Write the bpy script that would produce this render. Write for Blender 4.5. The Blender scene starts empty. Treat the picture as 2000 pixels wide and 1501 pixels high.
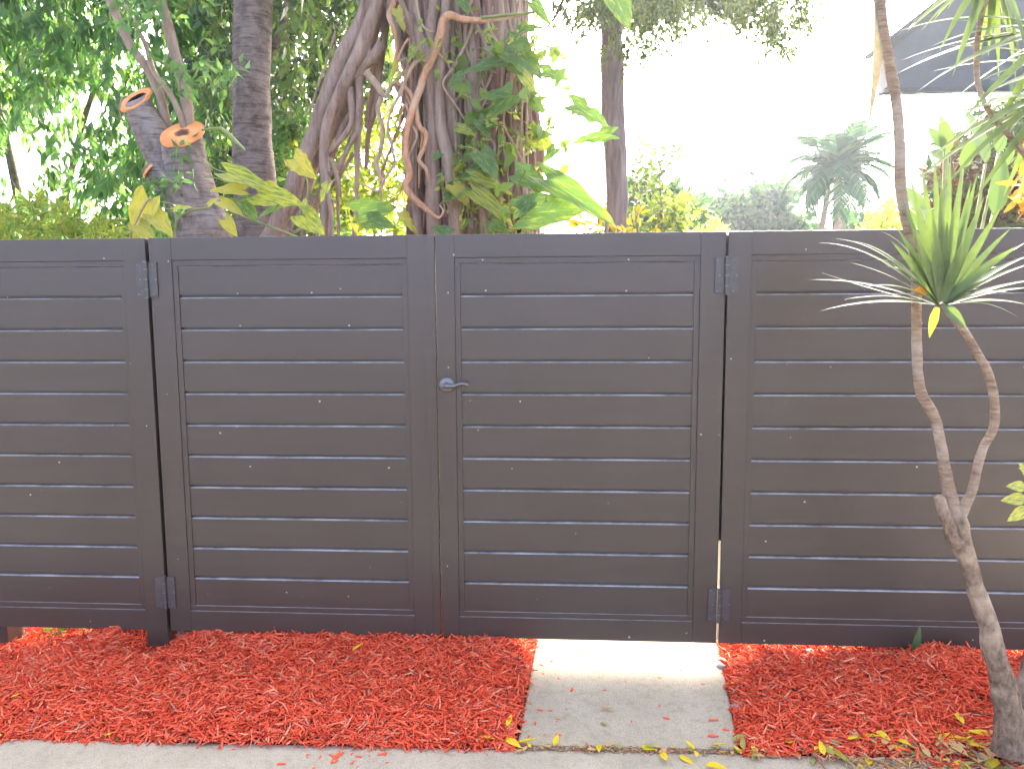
import bpy, math, random
import numpy as np
from mathutils import Vector, Matrix, noise

random.seed(7)
RNG = np.random.default_rng(7)
R = math.radians
scene = bpy.context.scene
COL = scene.collection

# ------------------------------------------------------------------ camera
CAMPOS = Vector((0.0, -3.30, 1.64))
YAW, PITCH, ROLL = R(3.75), R(6.427), R(0.3406)
FPX = 1480.0                                     # focal length in photo pixels (2000 wide)
_f = Vector((-math.sin(YAW) * math.cos(PITCH), math.cos(YAW) * math.cos(PITCH), -math.sin(PITCH)))
_r0 = Vector((math.cos(YAW), math.sin(YAW), 0))
_u0 = _r0.cross(_f)
_r = _r0 * math.cos(ROLL) - _u0 * math.sin(ROLL)
_u = _u0 * math.cos(ROLL) + _r0 * math.sin(ROLL)
cam_d = bpy.data.cameras.new('camera')
cam = bpy.data.objects.new('camera', cam_d)
COL.objects.link(cam)
M3 = Matrix((_r, _u, -_f)).transposed()
cam.matrix_world = Matrix.Translation(CAMPOS) @ M3.to_4x4()
cam_d.sensor_width = 36.0
cam_d.lens = 36.0 * FPX / 2000.0
cam_d.clip_start = 0.05
cam_d.clip_end = 600
scene.camera = cam

# ------------------------------------------------------------------ light
SUN_EL, SUN_AZ = R(34), R(13)                    # azimuth measured from +Y towards +X
world = bpy.data.worlds.new('World')
scene.world = world
world.use_nodes = True
wn, wl = world.node_tree.nodes, world.node_tree.links
bg = wn.get('Background') or wn.new('ShaderNodeBackground')
sky = wn.new('ShaderNodeTexSky')
sky.sky_type = 'NISHITA'
sky.sun_disc = False
sky.sun_elevation = SUN_EL
sky.sun_rotation = SUN_AZ
sky.air_density = 0.3
sky.dust_density = 6.0
sky.ozone_density = 0.3
wl.new(sky.outputs[0], bg.inputs[0])
bg.inputs[1].default_value = 0.15
sun_d = bpy.data.lights.new('sun', 'SUN')
sun_d.energy = 2.0
sun_d.angle = R(0.53)
sun_d.color = (1.0, 0.93, 0.82)
sun = bpy.data.objects.new('sun', sun_d)
COL.objects.link(sun)
_sd = Vector((math.sin(SUN_AZ) * math.cos(SUN_EL), math.cos(SUN_AZ) * math.cos(SUN_EL), math.sin(SUN_EL)))
sun.rotation_euler = _sd.to_track_quat('Z', 'Y').to_euler()
sun.location = _sd * 60
scene.view_settings.view_transform = 'Standard'
scene.view_settings.look = 'None'
scene.view_settings.exposure = 3.97
scene.view_settings.gamma = 1.0
scene.view_settings.use_curve_mapping = False
HAZE_DENSITY, HAZE_G = 0.0008, 0.75
scene.render.engine = 'CYCLES'
scene.cycles.max_bounces = 8
scene.cycles.transparent_max_bounces = 8
scene.cycles.volume_bounces = 1
scene.cycles.sample_clamp_indirect = 8.0


# ------------------------------------------------------------------ helpers
def ray(px, py):
    return _r * ((px - 1000.0) / FPX) + _u * (-(py - 750.5) / FPX) + _f


def P(px, py, Y):
    """point at depth plane Y that stands where the photograph shows it"""
    d = ray(px, py)
    return CAMPOS + d * ((Y - CAMPOS.y) / d.y)


def G(px, py, z=0.0):
    d = ray(px, py)
    return CAMPOS + d * ((z - CAMPOS.z) / d.z)


def pxm(Y):
    return FPX / (Y - CAMPOS.y)


def link(name, me, mat=None, parent=None, smooth=False, loc=None):
    if mat is not None and not me.materials:
        me.materials.append(mat)
    if smooth:
        me.polygons.foreach_set('use_smooth', [True] * len(me.polygons))
    o = bpy.data.objects.new(name, me)
    COL.objects.link(o)
    if parent is not None:
        o.parent = parent
    if loc is not None:
        o.location = loc
    return o


def mk(name, verts, faces, mat=None, parent=None, smooth=False, loc=None):
    me = bpy.data.meshes.new(name)
    me.from_pydata([tuple(v) for v in verts], [], faces)
    me.update()
    return link(name, me, mat, parent, smooth, loc)


def mk_np(name, V, F, mat=None, parent=None, smooth=False):
    """V (n,3) float, F (m,k) int of equal sided faces"""
    me = bpy.data.meshes.new(name)
    n, m, k = len(V), len(F), F.shape[1]
    me.vertices.add(n)
    me.vertices.foreach_set('co', np.ascontiguousarray(V, dtype=np.float32).ravel())
    me.loops.add(m * k)
    me.loops.foreach_set('vertex_index', np.ascontiguousarray(F, dtype=np.int32).ravel())
    me.polygons.add(m)
    me.polygons.foreach_set('loop_start', np.arange(0, m * k, k, dtype=np.int32))
    me.polygons.foreach_set('loop_total', np.full(m, k, dtype=np.int32))
    me.update(calc_edges=True)
    me.validate()
    return link(name, me, mat, parent, smooth)


def thing(name, label, cat, loc=(0, 0, 0), group=None):
    o = bpy.data.objects.new(name, None)
    o.empty_display_size = 0.1
    COL.objects.link(o)
    o.location = loc
    o['label'] = label
    o['category'] = cat
    if group:
        o['group'] = group
    bpy.context.view_layer.update()
    return o


def tag(o, label, cat, group=None):
    o['label'] = label
    o['category'] = cat
    if group:
        o['group'] = group
    return o


def structure(o):
    o['kind'] = 'structure'
    return o


def stuff(o):
    o['kind'] = 'stuff'
    return o


def rebase(root):
    """children were built in world coordinates: keep them there"""
    inv = Matrix.Translation(-Vector(root.location))
    for c in root.children:
        c.matrix_parent_inverse = inv
    return root


class MB:
    def __init__(self):
        self.v, self.f = [], []

    def add(self, v, f):
        b = len(self.v)
        self.v.extend([tuple(p) for p in v])
        self.f.extend([tuple(b + i for i in q) for q in f])
        return self

    def box(self, a, b, ch=0.0):
        (x0, y0, z0), (x1, y1, z1) = a, b
        if ch <= 0:
            v = [(x0, y0, z0), (x1, y0, z0), (x1, y1, z0), (x0, y1, z0), (x0, y0, z1), (x1, y0, z1), (x1, y1, z1), (x0, y1, z1)]
            f = [(0, 3, 2, 1), (4, 5, 6, 7), (0, 1, 5, 4), (1, 2, 6, 5), (2, 3, 7, 6), (3, 0, 4, 7)]
            return self.add(v, f)
        import bmesh
        bm = bmesh.new()
        bmesh.ops.create_cube(bm, size=1.0)
        for q in bm.verts:
            q.co = Vector(((x0 + x1) / 2 + q.co.x * (x1 - x0), (y0 + y1) / 2 + q.co.y * (y1 - y0), (z0 + z1) / 2 + q.co.z * (z1 - z0)))
        bmesh.ops.bevel(bm, geom=bm.edges[:], offset=ch, segments=2, affect='EDGES', profile=0.6)
        bm.verts.index_update()
        v = [q.co.copy() for q in bm.verts]
        f = [tuple(q.index for q in p.verts) for p in bm.faces]
        bm.free()
        return self.add(v, f)

    def prism_x(self, prof, x0, x1):
        """profile of (y,z) extruded along x"""
        n = len(prof)
        v = [(x0, y, z) for y, z in prof] + [(x1, y, z) for y, z in prof]
        f = [tuple(range(n)), tuple(range(2 * n - 1, n - 1, -1))]
        f += [(i, n + i, n + (i + 1) % n, (i + 1) % n) for i in range(n)]
        return self.add(v, f)

    def build(self, name, mat, parent=None, smooth=False):
        return mk(name, self.v, self.f, mat, parent, smooth)


def spline(pts, per=6):
    pts = [Vector(p) for p in pts]
    if len(pts) < 3:
        return [pts[0].lerp(pts[-1], i / per) for i in range(per + 1)]
    out = []
    for i in range(len(pts) - 1):
        p0 = pts[max(i - 1, 0)]; p1 = pts[i]; p2 = pts[i + 1]; p3 = pts[min(i + 2, len(pts) - 1)]
        for k in range(per):
            t = k / per
            out.append(0.5 * ((2 * p1) + (p2 - p0) * t + (2 * p0 - 5 * p1 + 4 * p2 - p3) * t * t + (3 * p1 - p0 - 3 * p2 + p3) * t ** 3))
    out.append(pts[-1])
    return out


def tube_geo(pts, radii, sides=10, per=6, rough=0.0, rscale=4.0, seed=0.0, cap=True, flute=0.0, nfl=5, ring=0.0):
    sp = spline(pts, per)
    n = len(sp)
    rr = np.interp(np.linspace(0, len(radii) - 1, n), range(len(radii)), radii)
    V, F = [], []
    t0 = (sp[1] - sp[0]).normalized()
    ref = Vector((0, 0, 1)) if abs(t0.z) < 0.8 else Vector((1, 0, 0))
    a = t0.cross(ref).normalized()
    for i, p in enumerate(sp):
        t = (sp[min(i + 1, n - 1)] - sp[max(i - 1, 0)]).normalized()
        a = (a - t * a.dot(t)).normalized()
        b = t.cross(a)
        for k in range(sides):
            w = 2 * math.pi * k / sides
            d = a * math.cos(w) + b * math.sin(w)
            r = rr[i]
            if flute:
                r *= 1 + flute * math.sin(nfl * w + seed + 1.3 * math.sin(i * 0.25 + seed))
            if ring:
                r *= 1 + ring * (1 if i % 2 else -1)
            q = p + d * r
            if rough:
                r *= 1 + rough * noise.noise((q.x * rscale + seed, q.y * rscale, q.z * rscale * 0.6))
                q = p + d * r
            V.append(q)
        if i:
            o = (i - 1) * sides
            for k in range(sides):
                k2 = (k + 1) % sides
                F.append((o + k, o + k2, o + sides + k2, o + sides + k))
    if cap:
        F.append(tuple(range(sides))[::-1])
        F.append(tuple(range((n - 1) * sides, n * sides)))
    return V, F


def tube(name, pts, radii, mat, parent=None, **kw):
    V, F = tube_geo(pts, radii, **kw)
    return mk(name, V, F, mat, parent, smooth=True)


# ------------------------------------------------------------------ materials
def material(name):
    m = bpy.data.materials.new(name)
    m.use_nodes = True
    nt = m.node_tree
    b = nt.nodes.get('Principled BSDF')
    return m, nt, b


def nd(nt, typ, **kw):
    n = nt.nodes.new(typ)
    for k, v in kw.items():
        if k in n.inputs:
            n.inputs[k].default_value = v
        else:
            setattr(n, k, v)
    return n


def ramp(nt, fac, stops):
    r = nt.nodes.new('ShaderNodeValToRGB')
    e = r.color_ramp.elements
    while len(e) < len(stops):
        e.new(0.5)
    for el, (p, c) in zip(e, stops):
        el.position = p
        el.color = (*c, 1) if len(c) == 3 else c
    nt.links.new(fac, r.inputs[0])
    return r


def bump(nt, height, strength, dist, bsdf):
    b = nd(nt, 'ShaderNodeBump')
    b.inputs['Strength'].default_value = strength
    b.inputs['Distance'].default_value = dist
    nt.links.new(height, b.inputs['Height'])
    nt.links.new(b.outputs[0], bsdf.inputs['Normal'])
    return b


def mapped(nt, scale=(1, 1, 1), kind='Object'):
    tc = nd(nt, 'ShaderNodeTexCoord')
    mp = nd(nt, 'ShaderNodeMapping')
    mp.inputs['Scale'].default_value = scale
    nt.links.new(tc.outputs[kind], mp.inputs[0])
    return mp.outputs[0]


def mix_col(nt, fac, a, b, blend='MIX'):
    m = nt.nodes.new('ShaderNodeMix')
    m.data_type = 'RGBA'
    m.blend_type = blend
    for s, v in ((0, fac), (6, a), (7, b)):
        if hasattr(v, 'links') or hasattr(v, 'is_linked'):
            nt.links.new(v, m.inputs[s])
        elif s == 0:
            m.inputs[0].default_value = v
        else:
            m.inputs[s].default_value = (*v, 1)
    return m.outputs[2]


def paint_material():
    m, nt, b = material('dark_bronze_paint')
    v = mapped(nt)
    n1 = nd(nt, 'ShaderNodeTexNoise', Scale=2.2, Detail=5.0)
    nt.links.new(v, n1.inputs['Vector'])
    base = ramp(nt, n1.outputs[0], [(0.3, (0.060, 0.043, 0.032)), (0.7, (0.069, 0.050, 0.038))])
    sxz = nd(nt, 'ShaderNodeSeparateXYZ')
    nt.links.new(v, sxz.inputs[0])
    cxz = nd(nt, 'ShaderNodeCombineXYZ')
    nt.links.new(sxz.outputs[0], cxz.inputs[0])
    nt.links.new(sxz.outputs[2], cxz.inputs[1])
    vo = nd(nt, 'ShaderNodeTexVoronoi', voronoi_dimensions='2D', Scale=6.5)
    nt.links.new(cxz.outputs[0], vo.inputs['Vector'])
    sep = nd(nt, 'ShaderNodeSeparateColor')
    nt.links.new(vo.outputs['Color'], sep.inputs[0])
    size = nd(nt, 'ShaderNodeMath', operation='MULTIPLY')
    nt.links.new(sep.outputs[0], size.inputs[0])
    size.inputs[1].default_value = 0.030
    lt = nd(nt, 'ShaderNodeMath', operation='LESS_THAN')
    nt.links.new(vo.outputs['Distance'], lt.inputs[0])
    nt.links.new(size.outputs[0], lt.inputs[1])
    rare = nd(nt, 'ShaderNodeMath', operation='GREATER_THAN')
    nt.links.new(sep.outputs[1], rare.inputs[0])
    rare.inputs[1].default_value = 0.72
    mk_ = nd(nt, 'ShaderNodeMath', operation='MULTIPLY')
    nt.links.new(lt.outputs[0], mk_.inputs[0])
    nt.links.new(rare.outputs[0], mk_.inputs[1])
    # faint wiped dust, stretched along the slats
    v2 = mapped(nt, (1.2, 4, 14))
    n2 = nd(nt, 'ShaderNodeTexNoise', Scale=1.6, Detail=6.0, Roughness=0.65)
    nt.links.new(v2, n2.inputs['Vector'])
    d = ramp(nt, n2.outputs[0], [(0.45, (0, 0, 0)), (0.8, (0.045,) * 3)])
    c1 = mix_col(nt, d.outputs[0], base.outputs[0], (0.22, 0.19, 0.17))
    c2 = mix_col(nt, mk_.outputs[0], c1, (0.42, 0.40, 0.37))
    # pale tint on up-facing faces paints a highlight along the slat edges
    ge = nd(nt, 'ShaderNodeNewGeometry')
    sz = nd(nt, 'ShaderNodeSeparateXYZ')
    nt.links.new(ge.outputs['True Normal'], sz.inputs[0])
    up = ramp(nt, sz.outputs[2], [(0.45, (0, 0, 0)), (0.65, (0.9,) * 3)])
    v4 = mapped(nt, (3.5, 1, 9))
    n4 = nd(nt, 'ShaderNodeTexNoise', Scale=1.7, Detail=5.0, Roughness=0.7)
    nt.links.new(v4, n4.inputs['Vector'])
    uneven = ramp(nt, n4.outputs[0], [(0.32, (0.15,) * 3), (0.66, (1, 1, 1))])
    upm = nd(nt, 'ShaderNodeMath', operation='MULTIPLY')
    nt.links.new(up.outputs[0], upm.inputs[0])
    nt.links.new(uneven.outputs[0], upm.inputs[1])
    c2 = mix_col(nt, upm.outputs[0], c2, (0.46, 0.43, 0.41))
    nt.links.new(c2, b.inputs['Base Color'])
    rr = ramp(nt, n2.outputs[0], [(0.3, (0.29,) * 3), (0.75, (0.335,) * 3)])
    nt.links.new(rr.outputs[0], b.inputs['Roughness'])
    b.inputs['Specular IOR Level'].default_value = 0.55
    n3 = nd(nt, 'ShaderNodeTexNoise', Scale=420.0, Detail=2.0)
    nt.links.new(v, n3.inputs['Vector'])
    bump(nt, n3.outputs[0], 0.10, 0.002, b)
    return m


def metal_material(name, col, rough, metal=0.6):
    m, nt, b = material(name)
    v = mapped(nt)
    n = nd(nt, 'ShaderNodeTexNoise', Scale=60.0, Detail=4.0)
    nt.links.new(v, n.inputs['Vector'])
    r = ramp(nt, n.outputs[0], [(0.3, tuple(c * 0.8 for c in col)), (0.7, col)])
    nt.links.new(r.outputs[0], b.inputs['Base Color'])
    b.inputs['Roughness'].default_value = rough
    b.inputs['Metallic'].default_value = metal
    return m


def concrete_material(name, c0, c1, c2):
    m, nt, b = material(name)
    v = mapped(nt)
    n1 = nd(nt, 'ShaderNodeTexNoise', Scale=2.5, Detail=8.0, Roughness=0.62)
    n2 = nd(nt, 'ShaderNodeTexNoise', Scale=190.0, Detail=3.0, Roughness=0.6)
    n3 = nd(nt, 'ShaderNodeTexNoise', Scale=26.0, Detail=5.0, Roughness=0.7)
    for n in (n1, n2, n3):
        nt.links.new(v, n.inputs['Vector'])
    a = ramp(nt, n1.outputs[0], [(0.3, c0), (0.52, c1), (0.72, c2)])
    s = ramp(nt, n2.outputs[0], [(0.36, (0.62, 0.60, 0.58)), (0.5, (1, 1, 1)), (0.68, (1.14, 1.13, 1.1))])
    c = mix_col(nt, 0.75, a.outputs[0], s.outputs[0], 'MULTIPLY')
    st = ramp(nt, n3.outputs[0], [(0.34, (0.80, 0.78, 0.74)), (0.5, (1, 1, 1))])
    c = mix_col(nt, 0.7, c, st.outputs[0], 'MULTIPLY')
    nt.links.new(c, b.inputs['Base Color'])
    b.inputs['Roughness'].default_value = 0.9
    b.inputs['Specular IOR Level'].default_value = 0.25
    ad = nd(nt, 'ShaderNodeMath', operation='ADD')
    nt.links.new(n2.outputs[0], ad.inputs[0])
    nt.links.new(n3.outputs[0], ad.inputs[1])
    bump(nt, ad.outputs[0], 0.5, 0.004, b)
    return m


def island_material(name, stops, rough=0.8, translucent=0.0, grain=0.0, gscale=90.0, trans_col=None, spec=0.3):
    """one colour per loose piece, picked from the stops"""
    m, nt, b = material(name)
    g = nd(nt, 'ShaderNodeNewGeometry')
    r = ramp(nt, g.outputs['Random Per Island'], stops)
    c = r.outputs[0]
    if grain:
        v = mapped(nt)
        n = nd(nt, 'ShaderNodeTexNoise', Scale=gscale, Detail=3.0)
        nt.links.new(v, n.inputs['Vector'])
        gr = ramp(nt, n.outputs[0], [(0.3, (1 - grain,) * 3), (0.7, (1 + grain * 0.5,) * 3)])
        c = mix_col(nt, 1.0, c, gr.outputs[0], 'MULTIPLY')
    nt.links.new(c, b.inputs['Base Color'])
    b.inputs['Roughness'].default_value = rough
    b.inputs['Specular IOR Level'].default_value = spec
    if translucent:
        t = nd(nt, 'ShaderNodeBsdfTranslucent')
        tc = mix_col(nt, 1.0, c, trans_col or (1.5, 1.5, 0.6), 'MULTIPLY')
        nt.links.new(tc, t.inputs[0])
        mx = nd(nt, 'ShaderNodeMixShader')
        mx.inputs[0].default_value = translucent
        nt.links.new(b.outputs[0], mx.inputs[1])
        nt.links.new(t.outputs[0], mx.inputs[2])
        out = nt.nodes.get('Material Output')
        nt.links.new(mx.outputs[0], out.inputs['Surface'])
    return m


def bark_material(name, dark, light, scale=(14, 14, 3), bstr=0.6, bands=False, patch=None):
    m, nt, b = material(name)
    v = mapped(nt, scale)
    n1 = nd(nt, 'ShaderNodeTexNoise', Scale=1.6, Detail=9.0, Roughness=0.66)
    nt.links.new(v, n1.inputs['Vector'])
    c = ramp(nt, n1.outputs[0], [(0.28, dark), (0.72, light)]).outputs[0]
    v2 = mapped(nt)
    n2 = nd(nt, 'ShaderNodeTexNoise', Scale=5.0, Detail=6.0, Roughness=0.6)
    nt.links.new(v2, n2.inputs['Vector'])
    if patch:
        p = ramp(nt, n2.outputs[0], [(0.52, (0, 0, 0)), (0.66, (0.85,) * 3)])
        c = mix_col(nt, p.outputs[0], c, patch)
    h = n1.outputs[0]
    if bands:
        vb = mapped(nt, (2.5, 2.5, 26))
        n3 = nd(nt, 'ShaderNodeTexNoise', Scale=2.2, Detail=5.0, Roughness=0.7)
        nt.links.new(vb, n3.inputs['Vector'])
        bb = ramp(nt, n3.outputs[0], [(0.36, (0.45, 0.43, 0.42)), (0.5, (1, 1, 1))])
        c = mix_col(nt, 0.9, c, bb.outputs[0], 'MULTIPLY')
        ad = nd(nt, 'ShaderNodeMath', operation='ADD')
        nt.links.new(n1.outputs[0], ad.inputs[0])
        nt.links.new(n3.outputs[0], ad.inputs[1])
        h = ad.outputs[0]
    nt.links.new(c, b.inputs['Base Color'])
    b.inputs['Roughness'].default_value = 0.88
    b.inputs['Specular IOR Level'].default_value = 0.2
    bump(nt, h, bstr, 0.03, b)
    return m


def vine_leaf_material(name, green, yellow, amount, trans=0.5, seed=0.0):
    """broad leaf with pale veins and streaks of yellow spreading from the midrib"""
    m, nt, b = material(name)
    tc = nd(nt, 'ShaderNodeTexCoord')
    mp = nd(nt, 'ShaderNodeMapping')
    mp.inputs['Scale'].default_value = (3.0, 13.0, 1.0)
    mp.inputs['Location'].default_value = (seed, seed * 1.7, 0)
    nt.links.new(tc.outputs['Object'], mp.inputs[0])
    n = nd(nt, 'ShaderNodeTexNoise', Scale=1.0, Detail=4.0, Roughness=0.6)
    nt.links.new(mp.outputs[0], n.inputs['Vector'])
    s = ramp(nt, n.outputs[0], [(max(0.0, 0.62 - amount * 0.5), (0, 0, 0)), (0.74 - amount * 0.3, (1, 1, 1))])
    c = mix_col(nt, s.outputs[0], green, yellow)
    sx = nd(nt, 'ShaderNodeSeparateXYZ')
    nt.links.new(tc.outputs['Object'], sx.inputs[0])
    ay = nd(nt, 'ShaderNodeMath', operation='ABSOLUTE')
    nt.links.new(sx.outputs[1], ay.inputs[0])
    # side veins: stripes of x - 0.7*|y|
    mu = nd(nt, 'ShaderNodeMath', operation='MULTIPLY_ADD')
    nt.links.new(ay.outputs[0], mu.inputs[0])
    mu.inputs[1].default_value = -0.75
    nt.links.new(sx.outputs[0], mu.inputs[2])
    fr = nd(nt, 'ShaderNodeMath', operation='MULTIPLY')
    nt.links.new(mu.outputs[0], fr.inputs[0])
    fr.inputs[1].default_value = 6.0
    pp = nd(nt, 'ShaderNodeMath', operation='PINGPONG')
    nt.links.new(fr.outputs[0], pp.inputs[0])
    pp.inputs[1].default_value = 0.5
    ve = ramp(nt, pp.outputs[0], [(0.0, (1, 1, 1)), (0.11, (0, 0, 0))])
    mr = ramp(nt, ay.outputs[0], [(0.008, (1, 1, 1)), (0.03, (0, 0, 0))])
    mx_ = nd(nt, 'ShaderNodeMath', operation='MAXIMUM')
    nt.links.new(ve.outputs[0], mx_.inputs[0])
    nt.links.new(mr.outputs[0], mx_.inputs[1])
    half = nd(nt, 'ShaderNodeMath', operation='MULTIPLY')
    nt.links.new(mx_.outputs[0], half.inputs[0])
    half.inputs[1].default_value = 0.2
    c = mix_col(nt, half.outputs[0], c, tuple(min(1, g * 1.8 + 0.05) for g in green))
    nt.links.new(c, b.inputs['Base Color'])
    b.inputs['Roughness'].default_value = 0.4
    b.inputs['Specular IOR Level'].default_value = 0.4
    bump(nt, mx_.outputs[0], 0.25, 0.01, b)
    t = nd(nt, 'ShaderNodeBsdfTranslucent')
    nt.links.new(mix_col(nt, 1.0, c, (1.35, 1.35, 0.6), 'MULTIPLY'), t.inputs[0])
    ms = nd(nt, 'ShaderNodeMixShader')
    ms.inputs[0].default_value = trans
    nt.links.new(b.outputs[0], ms.inputs[1])
    nt.links.new(t.outputs[0], ms.inputs[2])
    nt.links.new(ms.outputs[0], nt.nodes.get('Material Output').inputs['Surface'])
    return m


def plain(name, col, rough=0.8, var=0.2, scale=8.0, bstr=0.2):
    m, nt, b = material(name)
    v = mapped(nt)
    n = nd(nt, 'ShaderNodeTexNoise', Scale=scale, Detail=6.0, Roughness=0.6)
    nt.links.new(v, n.inputs['Vector'])
    c = ramp(nt, n.outputs[0], [(0.3, tuple(x * (1 - var) for x in col)), (0.7, tuple(x * (1 + var) for x in col))])
    nt.links.new(c.outputs[0], b.inputs['Base Color'])
    b.inputs['Roughness'].default_value = rough
    if bstr:
        bump(nt, n.outputs[0], bstr, 0.02, b)
    return m


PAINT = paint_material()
HINGE = metal_material('hinge_steel', (0.098, 0.088, 0.08), 0.42, 0.35)
SCREW = metal_material('screw_steel', (0.22, 0.21, 0.20), 0.35, 0.8)
NICKEL = metal_material('handle_metal', (0.20, 0.19, 0.18), 0.36, 0.85)
CONC = concrete_material('walk_concrete', (0.40, 0.335, 0.225), (0.47, 0.40, 0.27), (0.53, 0.455, 0.315))
CONC2 = concrete_material('sidewalk_concrete', (0.38, 0.325, 0.225), (0.45, 0.385, 0.265), (0.51, 0.445, 0.315))
FOOT = concrete_material('footing_concrete', (0.14, 0.12, 0.10), (0.22, 0.19, 0.16), (0.30, 0.27, 0.23))
SOIL = plain('dark_soil', (0.22, 0.035, 0.018), 0.95, 0.5, 30, 0.6)
GRASS = plain('yard_ground', (0.07, 0.068, 0.05), 0.95, 0.4, 3.0, 0.4)
CHIP = island_material('red_mulch', [(0.0, (0.34, 0.036, 0.018)), (0.12, (0.68, 0.075, 0.034)), (0.5, (0.89, 0.125, 0.05)), (0.85, (0.91, 0.18, 0.085)), (0.96, (0.87, 0.33, 0.18)), (1.0, (0.45, 0.15, 0.10))], 0.9, grain=0.35, gscale=160.0, spec=0.08)
YLEAF = island_material('fallen_yellow', [(0.0, (0.80, 0.47, 0.02)), (0.5, (0.86, 0.62, 0.02)), (1.0, (0.70, 0.58, 0.08))], 0.6, 0.2, grain=0.35, gscale=45, trans_col=(1.1, 1.0, 0.5))
DRYLEAF = island_material('fallen_tan', [(0.0, (0.52, 0.29, 0.11)), (0.5, (0.66, 0.43, 0.17)), (1.0, (0.42, 0.20, 0.08))], 0.8, 0.15, grain=0.4, gscale=45, trans_col=(1.1, 1, 0.8))
GLEAF = island_material('fallen_green', [(0.0, (0.22, 0.28, 0.06)), (0.5, (0.34, 0.36, 0.08)), (1.0, (0.40, 0.38, 0.12))], 0.6, 0.2, grain=0.3, gscale=45, trans_col=(1.2, 1.2, 0.5))
DARKLEAF = plain('dark_green_leaf', (0.045, 0.09, 0.03), 0.35, 0.25, 25, 0.1)
BARK_DRAC = bark_material('dracaena_bark', (0.17, 0.10, 0.058), (0.56, 0.40, 0.265), (12, 12, 60), 0.9, False, (0.56, 0.45, 0.34))
BARK_BASE = bark_material('dracaena_base_bark', (0.075, 0.05, 0.033), (0.44, 0.31, 0.205), (26, 26, 16), 1.0, False, (0.56, 0.42, 0.29))
BARK_GREY = bark_material('grey_ringed_bark', (0.09, 0.072, 0.062), (0.30, 0.245, 0.21), (9, 9, 9), 0.5, True, (0.27, 0.23, 0.20))
BARK_CUT = bark_material('cut_tree_bark', (0.11, 0.085, 0.07), (0.35, 0.285, 0.24), (9, 9, 7), 0.55, True, (0.30, 0.26, 0.23))
BARK_ROOT = bark_material('aerial_root_bark', (0.14, 0.09, 0.064), (0.42, 0.31, 0.235), (14, 14, 2.5), 0.7, False, (0.34, 0.25, 0.195))
BARK_CORE = bark_material('banyan_core_bark', (0.075, 0.04, 0.03), (0.33, 0.20, 0.155), (16, 16, 1.6), 0.9)
BARK_SLIM = bark_material('slim_trunk_bark', (0.09, 0.072, 0.068), (0.24, 0.20, 0.185), (15, 15, 1.8), 0.7)
STEM_OR = bark_material('orange_vine_stem', (0.30, 0.15, 0.075), (0.60, 0.35, 0.21), (20, 20, 8), 0.4, False, (0.50, 0.36, 0.24))
STEM_TAN = bark_material('tan_vine_stem', (0.24, 0.17, 0.11), (0.50, 0.38, 0.26), (20, 20, 8), 0.4)
STEM_GR = plain('green_stem', (0.20, 0.24, 0.07), 0.5, 0.25, 12, 0.05)
TWIG = plain('twig_bark', (0.16, 0.12, 0.09), 0.85, 0.3, 20, 0.2)
SHOOT = bark_material('shoot_bark', (0.22, 0.15, 0.10), (0.42, 0.32, 0.24), (14, 14, 5), 0.4)
LEAF_FIG = island_material('fig_leaf', [(0.0, (0.058, 0.12, 0.056)), (0.4, (0.095, 0.18, 0.075)), (0.8, (0.13, 0.22, 0.085)), (1.0, (0.22, 0.28, 0.08))], 0.42, 0.55, spec=0.5, trans_col=(1.6, 1.9, 0.95))
LEAF_DARK = island_material('shade_tree_leaf', [(0.0, (0.026, 0.062, 0.030)), (0.5, (0.052, 0.105, 0.042)), (1.0, (0.13, 0.18, 0.055))], 0.42, 0.45, spec=0.45)
LEAF_YG = island_material('yellow_green_leaf', [(0.0, (0.13, 0.20, 0.04)), (0.5, (0.22, 0.29, 0.055)), (1.0, (0.38, 0.39, 0.10))], 0.45, 0.42)
LEAF_SMALL = island_material('small_canopy_leaf', [(0.0, (0.035, 0.065, 0.025)), (0.5, (0.06, 0.095, 0.035)), (1.0, (0.11, 0.13, 0.05))], 0.45, 0.35)
LEAF_FAR = island_material('far_tree_leaf', [(0.0, (0.022, 0.06, 0.034)), (0.6, (0.04, 0.09, 0.045)), (1.0, (0.08, 0.125, 0.05))], 0.85, 0.25, spec=0.08)
LEAF_CROTON = island_material('croton_leaf', [(0.0, (0.30, 0.24, 0.02)), (0.6, (0.34, 0.29, 0.025)), (1.0, (0.12, 0.16, 0.03))], 0.6, 0.3, trans_col=(1.3, 1.2, 0.6))
LEAF_ORANGE = island_material('orange_leaf', [(0.0, (0.32, 0.13, 0.015)), (0.6, (0.38, 0.20, 0.02)), (1.0, (0.30, 0.25, 0.04))], 0.6, 0.3, trans_col=(1.3, 1.1, 0.6))
LEAF_RED = island_material('red_shrub_leaf', [(0.0, (0.06, 0.018, 0.02)), (0.3, (0.075, 0.03, 0.026)), (0.45, (0.06, 0.09, 0.035)), (1.0, (0.09, 0.13, 0.05))], 0.7, 0.25, trans_col=(2, 1.0, 0.9))
LEAF_PALM = island_material('palm_leaflet', [(0.0, (0.02, 0.065, 0.04)), (0.6, (0.032, 0.09, 0.052)), (1.0, (0.07, 0.12, 0.05))], 0.8, 0.22, spec=0.1)
LEAF_STRAP = island_material('strap_leaf', [(0.0, (0.075, 0.115, 0.045)), (0.5, (0.10, 0.15, 0.058)), (1.0, (0.15, 0.20, 0.08))], 0.5, 0.24, grain=0.2, gscale=30, spec=0.35)
LEAF_STRAP_Y = island_material('yellowing_strap_leaf', [(0.0, (0.42, 0.40, 0.06)), (1.0, (0.50, 0.42, 0.05))], 0.4, 0.4, grain=0.2, gscale=30, trans_col=(1.3, 1.1, 0.5))
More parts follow.
